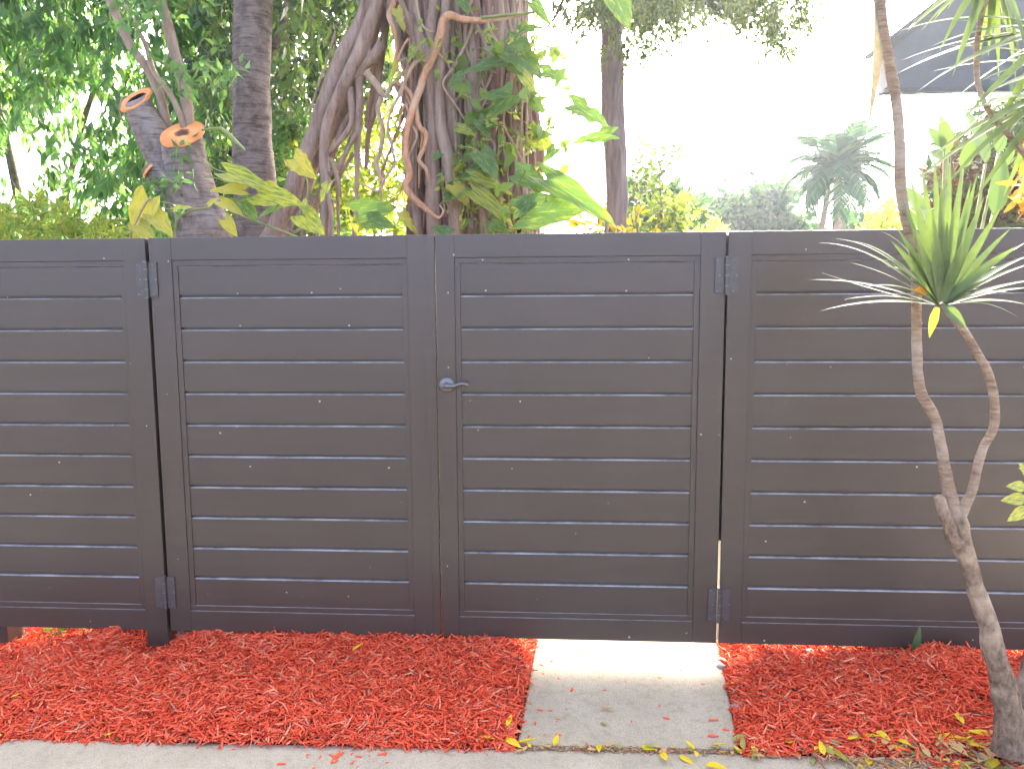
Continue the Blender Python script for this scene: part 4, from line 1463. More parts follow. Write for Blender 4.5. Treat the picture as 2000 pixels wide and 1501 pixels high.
ug3 = thing('understory_shrub', 'deep green shrub behind the grey trunk, right beside the fence top', 'shrub', tuple(P(570, 900, 3.6)))
pts = crown_points([(530, 230), (600, 200), (640, 470), (520, 470)], 3.2, 3.9, 60, None, 1.0, 0.2, 2.5)
foliage(ug3, pts, 10, 0.11, 0.045, 0.16, 0.2, LEAF_FIG, 'foliage', 60, FIGLEAF, STEM_GR, 0.003)
part(tube('stem', [P(570, 900, 3.6), P(572, 650, 3.6), P(575, 400, 3.6)], (.02, .018, .012), TWIG, None, sides=7), ug3)

# ---- banyan: trunk of fused roots and a leaning buttress of aerial roots
YB = 2.15
KB = pxm(YB)
by = thing('banyan_tree', 'banyan with a thick trunk of fused aerial roots and a slanting buttress of roots', 'tree', tuple(P(930, 900, YB)))


def PB(x, y, dy=0.0):
    return P(x, y, YB + dy)


random.seed(14)
V, F = tube_geo([PB(x, y, .32) for x, y in [(940, 1050), (935, 700), (930, 470), (925, 300), (915, 150), (905, 0), (900, -200), (905, -420)]], [w / 2 / KB for w in (300, 270, 235, 225, 225, 235, 240, 250)], sides=64, per=10, rough=0.10, rscale=6, seed=2, flute=0.07, nfl=11, cap=False)
part(mk('trunk', V, F, BARK_CORE, None, True), by)
for k in range(14):
    # thin wandering roots that cross over the trunk
    x, y = random.uniform(770, 1010), random.uniform(-40, 180)
    wl_ = []
    for q in range(7):
        wl_.append(PB(x, y, -0.17 + 0.05 * math.sin(q + k)))
        x += random.uniform(-26, 26); y += random.uniform(28, 60)
    w0 = random.uniform(4, 9)
    part(tube('wandering_root', wl_, [w0 / 2 / KB * (1 - .08 * q) for q in range(7)], random.choice((STEM_TAN, BARK_ROOT, STEM_OR)), None, sides=7, per=5, rough=0.2, rscale=18), by)
for k in range(46):
    t = k / 45
    # position round the visible half of the trunk
    ang = math.pi * (t * 1.06 - 0.03) + random.uniform(-0.05, 0.05)
    R0 = 112
    xo = -math.cos(ang) * R0
    yo = -math.sin(ang) * R0 / KB + 0.32
    w = random.choice((8, 10, 12, 16, 20, 28))
    ph = random.uniform(0, 6)
    amp = random.uniform(3, 13)
    pts_ = []
    for y in (1050, 700, 470, 380, 290, 200, 110, 20, -80, -260, -400):
        base = np.interp(-y, [-1050, -470, -300, -150, 0, 200, 420], [942, 930, 925, 915, 905, 900, 905])
        spread = np.interp(-y, [-1050, -700, -470, -300, 0, 400], [1.3, 1.16, 1.02, 0.98, 1.03, 1.08])
        pts_.append(PB(base + xo * spread + amp * math.sin(y / 90 + ph) + random.uniform(-3, 3), y, yo * spread + random.uniform(-.02, .02) - 0.01))
    part(tube('aerial_root', pts_, [w / 2 / KB * random.uniform(0.8, 1.2) for _ in range(11)], random.choice((BARK_ROOT, BARK_ROOT, BARK_CORE)), None, sides=9, per=5, rough=0.22, rscale=10, seed=k), by)
# thin hanging root threads
for k in range(60):
    x = random.uniform(800, 1045)
    y0, y1 = random.uniform(-60, 150), random.uniform(250, 470)
    part(tube('root_thread', [PB(x + random.uniform(-6, 6), y0 + (y1 - y0) * q, -0.08 - random.uniform(0, .05)) for q in (0, .25, .5, .75, 1)], [random.uniform(1.0, 2.2) / KB] * 5, random.choice((BARK_ROOT, STEM_TAN)), None, sides=5, per=4), by)
BUT = [  # slanting buttress: px polyline, widths, depth
    ([(735, -120), (725, 0), (700, 60), (665, 125), (640, 190), (615, 260), (585, 330), (560, 400), (525, 470), (490, 560), (460, 800)], (40, 38, 34, 36, 33, 31, 31, 33, 38, 46, 60), .0),
    ([(748, -60), (735, 10), (712, 80), (690, 130), (665, 180), (640, 240), (632, 300), (635, 360), (634, 420), (634, 480), (635, 800)], (26, 26, 28, 26, 23, 20, 19, 18, 18, 18, 20), -.06),
    ([(742, 20), (720, 90), (700, 150), (680, 200), (655, 250), (625, 300), (606, 350), (590, 400), (560, 450), (545, 480), (520, 800)], (22, 24, 26, 24, 21, 19, 17, 16, 16, 16, 16), .10),
    ([(748, 85), (730, 112), (708, 128), (690, 150)], (22, 22, 22, 26), -.03),
    ([(726, 60), (718, 90), (722, 112)], (12, 12, 14), -.05),
    ([(700, 150), (703, 190), (700, 235), (698, 290), (697, 350), (694, 420), (690, 480)], (16, 14, 14, 11, 9, 8, 8), -.02),
    ([(682, 170), (688, 230), (680, 255), (655, 285), (630, 310)], (14, 13, 12, 12, 12), -.04),
    ([(690, 240), (672, 265), (650, 290), (640, 310)], (10, 10, 10, 10), .02),
    ([(695, 260), (680, 290), (660, 325), (640, 345)], (9, 9, 9, 10), -.06),
    ([(645, 310), (655, 335), (662, 360), (665, 385)], (9, 8, 7, 6), -.09),
    ([(690, 300), (672, 330), (650, 360), (636, 385)], (8, 8, 8, 8), .03),
    ([(722, 100), (700, 175), (688, 215), (668, 250), (652, 300)], (14, 14, 12, 11, 9), .02),
    ([(712, 190), (690, 225), (664, 270), (640, 330), (622, 380), (615, 470)], (11, 11, 10, 10, 9, 9), .08),
    ([(705, 230), (684, 275), (668, 320), (660, 370), (662, 470)], (9, 9, 8, 8, 7), .04),
    ([(655, 60), (640, 115), (622, 165), (603, 225)], (4, 4, 5, 4), -.05),
    ([(600, 390), (580, 425), (555, 465), (540, 520)], (12, 12, 12, 14), -.05),
    ([(610, 380), (603, 420), (592, 470), (580, 600)], (12, 12, 12, 14), .04),
    ([(757, 0), (752, 60), (742, 130), (735, 200), (720, 260), (715, 330)], (14, 14, 14, 12, 10, 8), .1),
    ([(735, 130), (730, 170), (722, 215), (718, 250)], (16, 14, 14, 12), .14),
    ([(680, 200), (655, 200), (640, 215), (625, 260), (612, 310)], (10, 10, 10, 10, 10), .1),
    ([(650, 390), (648, 430), (646, 480), (646, 700)], (6, 6, 6, 6), -.1),
    ([(636, 330), (642, 380), (648, 430), (650, 480)], (8, 8, 7, 7), -.12),
    ([(560, 445), (575, 452), (590, 446), (605, 447)], (5, 5, 5, 5), -.15)]
for i, (pl, w, dy) in enumerate(BUT):
    part(tube('aerial_root', [PB(x, y, dy) for x, y in pl], [q / 2 / KB for q in w], BARK_ROOT, None, sides=14 if w[0] > 15 else 8, per=6, rough=0.2, rscale=9, seed=i * 3.1), by)
# limb that links buttress and trunk above the picture
part(tube('limb', [PB(740, -100, 0), PB(790, -190, .1), PB(860, -260, .3)], [.09, .1, .12], BARK_ROOT, None, sides=14, rough=0.15), by)
# big roots running along the left face of the trunk
for pl, w, dy in ([([(770, -60), (762, 0), (775, 60), (790, 120), (812, 180), (815, 260), (808, 340), (815, 420), (820, 500), (822, 800)], (22, 22, 20, 18, 18, 20, 20, 18, 20, 24), -.02),
                   ([(848, -80), (850, 0), (842, 60), (850, 90), (848, 160), (850, 240), (846, 330), (850, 480), (850, 800)], (26, 24, 22, 20, 20, 22, 24, 26, 28), -.12),
                   ([(788, 30), (805, 55), (825, 90), (838, 130), (846, 200), (842, 280), (840, 380), (846, 500)], (24, 26, 28, 28, 24, 20, 18, 20), -.12),
                   ([(872, -60), (870, 30), (866, 100), (858, 170), (862, 250), (880, 330), (888, 420), (890, 520)], (18, 18, 18, 20, 24, 26, 26, 28), -.16)]):
    part(tube('aerial_root', [PB(x, y, dy) for x, y in pl], [q / 2 / KB for q in w], BARK_ROOT, None, sides=12, per=6, rough=0.18, rscale=10, seed=w[0]), by)
random.seed(15)
pts = crown_points([(760, -430), (1150, -430), (1120, -130), (760, -120)], 1.6, 4.0, 150, None, 6.0, 0.25, 1.3)
foliage(by, pts, 12, 0.12, 0.05, 0.24, 0.4, LEAF_DARK, 'crown')

# ---- pothos vine climbing the trunk
random.seed(17)
pv = thing('pothos_vine', 'pothos vine with orange winding stems and large lobed leaves climbing the banyan trunk', 'vine', tuple(PB(860, 480, -.2)))
for nm, mat, pl, w, dy in [
    ('stem', STEM_OR, [(1050, 22), (1000, 33), (950, 40), (905, 38), (880, 30), (866, 40), (858, 75), (845, 110), (828, 150), (816, 185), (803, 222), (793, 260), (792, 300), (800, 340), (792, 360), (800, 378), (822, 400), (845, 418)], (5, 6, 9, 12, 14, 14, 14, 14, 14, 14, 13, 13, 13, 13, 13, 13, 11, 8), -.24),
    ('stem', STEM_OR, [(772, -60), (770, 0), (760, 30), (770, 60), (775, 95), (772, 120)], (9, 10, 10, 9, 8, 7), -.16),
    ('stem', STEM_OR, [(775, 160), (800, 180), (812, 210), (818, 245), (832, 262), (828, 290), (818, 312), (832, 330), (838, 350)], (8, 8, 9, 10, 9, 8, 8, 7, 5), -.22),
    ('stem', STEM_TAN, [(835, 118), (812, 122), (795, 150), (778, 190), (762, 220), (758, 255), (765, 285), (772, 320)], (6, 7, 7, 7, 6, 6, 6, 5), -.26),
    ('stem', STEM_TAN, [(772, 320), (755, 345), (740, 372), (728, 370), (705, 358)], (5, 5, 5, 4, 4), -.26),
    ('stem', STEM_TAN, [(715, 140), (735, 165), (752, 188), (765, 165), (778, 162)], (13, 12, 10, 7, 7), -.2),
    ('stem', STEM_TAN, [(745, 190), (738, 215), (748, 255), (742, 300), (735, 315), (742, 345), (750, 362)], (10, 9, 8, 8, 9, 7, 5), -.2),
    ('stem', STEM_TAN, [(812, -10), (820, 40), (835, 60), (848, 62)], (5, 5, 4, 4), -.22),
    ('stem', STEM_OR, [(845, 418), (858, 425), (866, 412), (858, 400)], (7, 5, 4, 3), -.26),
    ('stem', STEM_GR, [(940, 35), (985, 30), (1040, 25)], (6, 5, 4), -.26),
    ('stem', STEM_OR, [(800, 225), (790, 205), (780, 240), (788, 255)], (5, 5, 4, 4), -.24),
    ('stem', STEM_TAN, [(952, 40), (958, 60), (975, 90)], (5, 5, 5), -.24)]:
    part(tube(nm, [PB(x, y, dy) for x, y in pl], [q / 2 / KB for q in w], mat, None, sides=10, per=6, rough=0.16, rscale=18), pv)
o = [c for c in pv.children][5]
PG = [vine_leaf_material('pothos_green', (0.08, 0.16, 0.045), (0.24, 0.31, 0.055), 0.2, 0.45, 1.0), vine_leaf_material('pothos_mixed', (0.10, 0.18, 0.04), (0.36, 0.37, 0.06), 0.5, 0.45, 3.0), vine_leaf_material('pothos_yellow', (0.17, 0.22, 0.045), (0.38, 0.35, 0.06), 0.7, 0.38, 5.0)]


def heart_mesh(mat, W=0.85, wave=0.03, lobes=0.0, seed=0):
    """broad pointed heart leaf along +x, unit length, with cupped halves and a wavy or lobed edge"""
    ns, nr = 22, 4
    V, F = [], []
    for i in range(ns + 1):
        t = i / ns
        x = t * 1.0
        w = W * 0.5 * (math.sin(math.pi * min(1, t * 0.93 + 0.07) ** 0.62)) ** 0.75 * (1 - 0.25 * t)
        if lobes:
            w *= 1 - lobes * (0.5 + 0.5 * math.sin(t * 26 + seed)) * min(1, t * 4) * min(1, (1 - t) * 5)
        for j in range(-nr, nr + 1):
            s = j / nr
            xx = x - 0.10 * abs(s) * (1 - t) ** 2 * 2.2 + lobes * 0.10 * abs(s)
            z = 0.20 * w * abs(s) ** 1.2 - 0.22 * t * t + wave * abs(s) ** 2 * math.sin(t * 15 + seed + (1.1 if s > 0 else 0))
            V.append((xx, w * s, z))
        if i:
            r1 = (i - 1) * (2 * nr + 1); r2 = i * (2 * nr + 1)
            for j in range(2 * nr):
                F.append((r1 + j, r1 + j + 1, r2 + j + 1, r2 + j))
    me = bpy.data.meshes.new('heart_leaf')
    me.from_pydata(V, [], F)
    me.update()
    me.polygons.foreach_set('use_smooth', [True] * len(F))
    me.materials.append(mat)
    return me


HM = {}
for ci, cn in enumerate('gmy'):
    HM[cn] = [heart_mesh(PG[ci], 0.85, 0.025, 0.0, 1), heart_mesh(PG[ci], 0.95, 0.04, 0.12, 2), heart_mesh(PG[ci], 0.75, 0.05, 0.3, 4)]


def vleaf(root, kind, var, bx, by_, tx, ty, face=(0, -1, 0.5), wid=1.0, dy=-0.3, tdy=0.0, petiole=None, Y=YB):
    """leaf from its base pixel to its tip pixel, at depth"""
    p0, p1 = P(bx, by_, Y + dy), P(tx, ty, Y + dy + tdy)
    d_ = p1 - p0
    L = d_.length
    o = place_mesh('leaf', HM[kind][var], root, p0, d_, face, (L, L * wid, L))
    if petiole:
        pp = [P(x, y, Y + dy + 0.02 * i) for i, (x, y) in enumerate([(bx, by_)] + petiole)]
        part(tube('petiole', pp, [0.004] * len(pp), STEM_GR, None, sides=6, per=4), root)
    return o


LV = [  # kind, variant, base px, tip px, width factor, petiole
    ('g', 1, 990, 92, 1062, 140, 1.05, [(960, 112), (930, 118)]), ('g', 0, 992, 122, 895, 132, 0.42, None), ('g', 2, 1060, 140, 1112, 150, 0.9, [(1045, 165)]),
    ('g', 1, 1000, 185, 945, 225, 0.9, None), ('g', 0, 955, 190, 1005, 178, 0.7, [(930, 195), (900, 182)]), ('g', 2, 960, 238, 908, 250, 0.8, [(970, 225)]), ('g', 1, 935, 235, 960, 270, 0.8, None),
    ('g', 0, 900, 150, 872, 165, 0.9, None), ('m', 0, 1022, 150, 1050, 185, 0.8, None), ('g', 1, 938, 300, 975, 345, 1.0, [(925, 290), (895, 285)]), ('y', 0, 945, 310, 972, 335, 0.8, None),
    ('g', 0, 945, 330, 892, 345, 0.9, None), ('y', 1, 885, 362, 920, 400, 0.75, None), ('m', 2, 920, 345, 1000, 368, 0.55, None), ('m', 0, 925, 375, 1008, 435, 0.45, [(905, 365)]),
    ('g', 1, 1012, 340, 1085, 372, 0.75, [(1000, 360)]), ('g', 0, 1025, 418, 1150, 398, 0.75, [(1010, 440)]), ('g', 0, 1070, 352, 1215, 432, 0.38, [(1050, 350)]),
    ('g', 2, 1120, 205, 1200, 245, 0.7, [(1100, 208), (1060, 235)]), ('g', 2, 1195, 262, 1115, 275, 0.55, [(1150, 245), (1065, 250)]), ('g', 0, 1125, 222, 1140, 185, 0.7, None),
    ('g', 0, 860, 300, 842, 312, 0.9, None), ('m', 1, 1045, 265, 1085, 295, 0.9, None), ('g', 0, 1085, 290, 1060, 315, 0.8, None),
    ('g', 0, 700, 415, 775, 400, 0.8, [(690, 440)]), ('g', 1, 720, 430, 770, 440, 0.8, None), ('y', 0, 690, 425, 698, 458, 0.6, None), ('y', 2, 785, 415, 812, 455, 0.7, None), ('g', 0, 878, 455, 842, 440, 0.8, None),
    ('m', 0, 812, 92, 795, 118, 0.9, None), ('y', 2, 775, 18, 788, 58, 0.7, None), ('y', 2, 775, 122, 762, 152, 0.7, [(790, 115), (800, 110)]), ('g', 0, 900, 0, 918, 26, 0.9, None), ('m', 0, 853, 14, 862, 20, 0.9, None),
    ('g', 0, 1040, 5, 1075, 45, 0.6, None), ('g', 2, 1015, 60, 1060, 48, 0.7, None), ('m', 1, 895, 250, 930, 262, 0.7, None), ('g', 1, 1035, 395, 1000, 425, 0.8, None),
    ('m', 2, 1110, 330, 1065, 345, 0.7, None), ('g', 1, 960, 430, 995, 455, 0.8, None), ('y', 2, 900, 320, 880, 345, 0.6, None), ('g', 0, 870, 385, 900, 378, 0.7, [(860, 400)])]
for kd, vr, x0, y0, x1, y1, wd, pt in LV:
    vleaf(pv, kd, vr, x0, y0, x1, y1, (random.uniform(-.3, .3), -1, random.uniform(0.15, 0.8)), wd, dy=-0.30 + random.uniform(-0.08, 0.03), tdy=random.uniform(-0.04, 0.03), petiole=pt)
# tiny clinging leaves and new shoots on the trunk
pts = crown_points([(870, 230), (1080, 230), (1100, 460), (860, 460)], YB - .34, YB - .1, 60, None, 2, 0.3, 4)
pts += crown_points([(770, 60), (900, 20), (880, 200), (800, 300), (760, 200)], YB - .34, YB - .15, 12)
pts += crown_points([(880, 60), (1090, 20), (1110, 250), (900, 230)], YB - .34, YB - .1, 34, None, 3, 0.3, 4)
foliage(pv, pts, 6, 0.055, 0.028, 0.08, 0.2, LEAF_YG, 'small_foliage', 90, YGLEAF, STEM_GR, 0.0016)

LEAF_VINE = island_material('young_vine_leaf', [(0.0, (0.09, 0.17, 0.05)), (0.6, (0.14, 0.23, 0.06)), (1.0, (0.26, 0.31, 0.07))], 0.45, 0.42)
pts = crown_points([(885, 70), (1090, 40), (1100, 440), (900, 450)], YB - .38, YB - .15, 46, None, 7, 0.3, 4)
foliage(pv, pts, 3, 0.105, 0.075, 0.10, 0.25, LEAF_VINE, 'young_foliage', 120, [leaf_mesh('young_vine_leaf', 1, w, c_, 0.12, 5, LEAF_VINE, 1.0) for w, c_ in ((0.72, 0.15), (0.62, 0.25))], STEM_GR, 0.002)
# leafy pothos runner on the fence side at left
pl_ = thing('pothos_vine', 'yellow variegated pothos runner with drooping leaves just above the left gate', 'vine', tuple(P(420, 470, 1.2)))
YP = 1.05
KP = pxm(YP)
for kd, vr, x0, y0, x1, y1, wd, pt in [
    ('m', 0, 445, 338, 530, 362, 0.55, [(420, 330), (398, 312)]), ('y', 0, 475, 372, 408, 366, 0.55, [(430, 350), (400, 345)]), ('y', 0, 432, 395, 475, 415, 0.8, None), ('g', 1, 470, 390, 500, 425, 0.9, None), ('m', 1, 505, 378, 588, 392, 0.75, [(470, 395), (430, 388)]),
    ('y', 1, 575, 310, 612, 345, 0.95, [(600, 355), (598, 400)]), ('m', 0, 590, 420, 630, 452, 1.0, [(595, 400)]), ('y', 0, 290, 390, 250, 470, 0.85, [(320, 395), (395, 408)]), ('y', 1, 300, 420, 335, 455, 0.9, None), ('y', 0, 440, 430, 462, 460, 0.9, None), ('y', 0, 408, 400, 425, 385, 0.8, None), ('g', 0, 540, 408, 500, 420, 0.5, None),
    ('m', 0, 590, 395, 600, 420, 0.7, None), ('m', 2, 640, 360, 625, 390, 0.8, None), ('y', 1, 270, 440, 300, 470, 0.8, None), ('m', 0, 340, 410, 372, 400, 0.4, None)]:
    vleaf(pl_, kd, vr, x0, y0, x1, y1, (random.uniform(-.3, .3), -1, random.uniform(0.3, 1.0)), wd, dy=random.uniform(-.06, .06), tdy=random.uniform(-0.06, 0.02), petiole=pt, Y=YP)
part(tube('stem', [P(x, y, YP + .05) for x, y in [(340, 470), (345, 430), (372, 412), (405, 405), (415, 390), (440, 395), (470, 420), (520, 440), (600, 470)]], [0.006] * 9, STEM_GR, None, sides=8), pl_)
part(tube('stem', [P(x, y, YP + .05) for x, y in [(600, 470), (640, 500), (650, 800)]], [0.006] * 3, STEM_GR, None, sides=8), pl_)
part(tube('stem', [P(x, y, YP) for x, y in [(252, 470), (262, 440), (285, 395), (298, 388)]], [0.006, .007, .007, .004], STEM_TAN, None, sides=8), pl_)

# ---- slim tree on the right with a hanging canopy
YS = 4.2
KS = pxm(YS)
st = thing('slim_tree', 'tall slim fluted trunk right of the banyan, small leaves hanging across the sky', 'tree', tuple(P(1205, 900, YS)))
V, F = tube_geo([P(x, y, YS) for x, y in [(1200, 1000), (1200, 700), (1201, 460), (1204, 380), (1201, 300), (1197, 240), (1196, 160), (1194, 80), (1191, 0), (1190, -150), (1192, -350)]], [w / 2 / KS for w in (46, 42, 38, 40, 42, 44, 42, 38, 36, 36, 34)], sides=30, per=8, rough=0.10, rscale=7, flute=0.09, nfl=5, seed=4, cap=False)
part(mk('trunk', V, F, BARK_SLIM, None, True), st)
random.seed(19)
for pl, w in (([(1195, -150), (1300, -170), (1420, -120), (1520, -60), (1570, 20)], (22, 16, 12, 8, 3)), ([(1195, -200), (1120, -160), (1090, -60), (1080, 20)], (18, 12, 8, 3)), ([(1195, -120), (1260, -80), (1290, 0), (1275, 70)], (14, 10, 6, 3)), ([(1300, -170), (1400, -60), (1440, 0)], (10, 6, 3)), ([(1050, 70), (1080, 40), (1100, 0), (1150, -120)], (3, 5, 7, 10))):
    part(tube('branch', [P(x, y, YS - .1) for x, y in pl], [q / 2 / KS for q in w], BARK_SLIM, None, sides=8, per=5), st)
ca = crown_points([(1060, -320), (1640, -320), (1590, 20), (1520, 80), (1470, 30), (1400, -5), (1380, 50), (1300, 30), (1230, 70), (1165, 60), (1080, 0)], 3.3, 5.4, 420, None, 12, 0.3, 2.0)
ca += crown_points([(1165, -20), (1340, -20), (1330, 70), (1230, 105), (1165, 80)], 3.6, 4.8, 70) + crown_points([(1420, -20), (1590, -20), (1560, 40), (1520, 95), (1450, 40)], 3.6, 4.8, 75) + crown_points([(1080, -10), (1180, -10), (1170, 60), (1090, 40)], 3.6, 4.8, 26)
foliage(st, ca, 18, 0.058, 0.028, 0.2, 0.75, LEAF_SMALL, 'crown', 120, SMLEAF, TWIG, 0.003)
hi = []  # unseen high foliage added in the sun's path to shade walkway and trunks
while len(hi) < 1500:
    Yq = random.uniform(7.5, 12.0)
    q = Vector((random.uniform(-0.6, 3.2) + (Yq - 10) * 0.23, Yq, 0))
    q.z = (Yq + 0.1) * math.tan(SUN_EL) + random.uniform(-0.6, 3.2)
    if (q.z - 1.9) / (Yq + 3.3) < 0.42 or noise.noise(q * 0.8) < -0.22:
        continue
    hi.append(q)
for _ in range(900):  # extra twigs set along sun rays to dim the strip under the gates
    g_ = Vector((random.uniform(-1.6, 0.85), random.uniform(-0.2, 0.15), 0.0))
    Yq = random.uniform(8.5, 11.5)
    t_ = (Yq - g_.y) / _sd.y
    hi.append(g_ + _sd * t_)
foliage(st, hi, 16, 0.10, 0.05, 0.32, 0.5, LEAF_SMALL, 'added_shade_crown')
for e_ in ((-1.0, 8.6, 7.6), (1.0, 9.5, 8.4), (2.6, 9.0, 8.2), (0.5, 11.0, 9.3), (-2.2, 10.0, 8.6)):  # limbs added to carry the unseen shading crown
    b0 = P(1192, -330, YS)
    part(tube('limb', [tuple(b0), tuple(b0.lerp(Vector(e_), .45) + Vector((0, 0, .5))), e_], (.09, .06, .02), BARK_SLIM, None, sides=8, rough=0.1), st)
vleaf(pv, 'g', 0, 1198, -12, 1235, 52, (0.2, -1, 0.3), 1.0, dy=0.4, petiole=[(1180, -40)])

# ---- low plants and far trees on the right ----
random.seed(23)


def leafy(name, label, cat, poly, Y0, Y1, n, per, L, W, spread, droop, mat, partname='crown', group=None, stem=True, gap=0.2, gs=1.2, stem_mat=None, singles=0, lm=None):
    xs = [p[0] for p in poly]
    cx = sum(xs) / len(xs)
    Y = (Y0 + Y1) / 2
    g0 = P(cx, 460, Y)
    t = thing(name, label, cat, (g0.x, Y, -0.05), group)
    pts = crown_points(poly, Y0, Y1, n, None, random.uniform(0, 90), gap, gs)
    foliage(t, pts, per, L, W, spread, droop, mat, partname, singles, lm)
    if stem:
        top = P(cx, sum(p[1] for p in poly) / len(poly), Y)
        r0 = max(0.02, 0.02 * (Y - CAMPOS.y) / 6)
        part(tube('trunk', [(g0.x, Y, -0.05), (g0.x + .05, Y, g0.z * 0.6), tuple(top)], (r0 * 1.3, r0, r0 * 0.5), stem_mat or TWIG, None, sides=7), t)
    return t


leafy('croton_bush', 'croton with bright yellow leaves right of the slim trunk at the fence top', 'shrub', [(1225, 475), (1222, 415), (1245, 405), (1262, 440), (1270, 475)], 3.2, 3.8, 9, 5, .11, .05, .12, -.3, LEAF_CROTON, 'foliage', singles=50, lm=[leaf_mesh('croton_leaf', 1, .42, .12, .1, 4, LEAF_CROTON)])
leafy('croton_bush', 'low croton with yellow leaves between banyan vine and slim trunk', 'shrub', [(1140, 475), (1145, 440), (1170, 425), (1182, 445), (1180, 475)], 3.0, 3.5, 9, 5, .11, .05, .12, -.3, LEAF_CROTON, 'foliage', singles=50, lm=[leaf_mesh('croton_leaf', 1, .42, .12, .1, 4, LEAF_CROTON)])
leafy('young_tree', 'thin young tree with sparse pale leaves arching right of the slim trunk', 'tree', [(1215, 470), (1230, 340), (1275, 265), (1325, 285), (1290, 340), (1340, 370), (1345, 440), (1300, 470)], 6.0, 7.2, 110, 8, .10, .045, .22, .1, LEAF_SMALL, gap=0.3, gs=1.5, singles=40, lm=SMLEAF)
leafy('shrub', 'yellow green bush at the fence top right of the young tree', 'shrub', [(1300, 470), (1290, 405), (1335, 375), (1345, 400), (1335, 440), (1330, 470)], 6.5, 7.3, 50, 12, .10, .04, .2, .0, LEAF_YG, 'foliage')
leafy('low_hedge', 'rounded yellowish hedge just above the fence in front of far trees', 'hedge', [(1335, 480), (1345, 440), (1370, 428), (1400, 440), (1405, 480)], 9, 10.5, 60, 14, .10, .05, .2, -.2, LEAF_YG, 'foliage')
FAR = [
    ('far bushy tree with a squared top left of the middle distance', [(1215, 470), (1215, 400), (1250, 360), (1300, 395), (1330, 380), (1335, 470)], 14, 17, 220),
    ('narrow upright far tree behind the hedge', [(1335, 470), (1332, 420), (1345, 390), (1368, 388), (1372, 430), (1372, 470)], 20, 22, 90),
    ('broad far tree in the middle distance left of the twin spires', [(1365, 480), (1370, 415), (1400, 392), (1440, 395), (1470, 420), (1478, 480)], 22, 26, 230),
    ('far slim tree with a small round head, left of the conical one', [(1470, 470), (1478, 420), (1468, 390), (1478, 370), (1492, 372), (1490, 400), (1500, 430), (1500, 470)], 22, 24, 70),
    ('far conical tree, tallest of the middle distance', [(1495, 470), (1500, 415), (1505, 375), (1517, 352), (1530, 378), (1530, 410), (1540, 470)], 22, 24, 130),
    ('far low bush sloping down right of the conical tree', [(1520, 480), (1530, 415), (1550, 420), (1575, 445), (1590, 480)], 22, 25, 110),
    ('far pale bush under the two palms', [(1615, 480), (1640, 432), (1690, 418), (1740, 415), (1765, 480)], 24, 28, 150)]
for lab, poly, y0, y1, n in FAR:
    leafy('far_tree', lab, 'tree', poly, y0, y1, n, 16, .30, .16, .5, .1, LEAF_FAR, gap=0.12, gs=0.6, group='trees in the middle distance')
leafy('shrub', 'bright yellow green shrub at the fence top left of the tall dracaena stem', 'shrub', [(1695, 480), (1705, 430), (1740, 408), (1765, 420), (1775, 480)], 9, 10.5, 80, 12, .14, .04, .25, -.2, LEAF_YG, 'foliage')

# two palms
YPM = 16.0
KPM = pxm(YPM)


def frond_mesh(L, drop, n=44, seed=0):
    """feather frond, rachis along +x arching over, leaflets hanging from it"""
    rs = random.Random(seed)
    V, F = [], []

    def rp(t):
        # arc whose tangent turns from straight out to steeply down
        a_ = drop * t * t
        return Vector((L * (math.sin(a_ * 0.9) / 0.9 / max(a_, 1e-3) * t if a_ > 1e-3 else t), 0, -L * t * math.sin(a_ * 0.55)))
    for i in range(9):
        t = i / 8
        p = rp(t); w = 0.02 * (1 - t * 0.8)
        V += [p + Vector((0, w, 0)), p + Vector((0, 0, w)), p - Vector((0, w, 0))]
        if i:
            a_ = (i - 1) * 3
            F += [(a_, a_ + 1, a_ + 4), (a_, a_ + 4, a_ + 3), (a_ + 1, a_ + 2, a_ + 5), (a_ + 1, a_ + 5, a_ + 4)]
    for i in range(n):
        t = 0.12 + 0.88 * i / (n - 1)
        p = rp(t)
        tg = (rp(min(1, t + .03)) - rp(t - .03)).normalized()
        for s in (-1, 1):
            l_ = 0.5 * (math.sin(math.pi * (0.14 + 0.72 * t))) * rs.uniform(0.85, 1.1)
            d_ = (tg * 0.7 + Vector((0, s * 0.9, 0.25 - 0.4 * t)) + Vector((0, 0, rs.uniform(-.25, .15)))).normalized()
            q = p + d_ * l_ + Vector((0, 0, -0.4 * l_))
            m_ = p + d_ * l_ * 0.5 + Vector((0, 0, -0.03))
            wv = tg * 0.026
            b_ = len(V)
            V += [p - wv * .6, p + wv * .6, m_ - wv, m_ + wv, q]
            F += [(b_, b_ + 1, b_ + 3), (b_, b_ + 3, b_ + 2), (b_ + 2, b_ + 3, b_ + 4)]
    me = bpy.data.meshes.new('frond')
    me.from_pydata(V, [], F)
    me.update()
    me.materials.append(LEAF_PALM)
    return me


FRM = [frond_mesh(1.2, d_, 44, k) for k, d_ in enumerate((0.7, 1.1, 1.4, 1.6))]


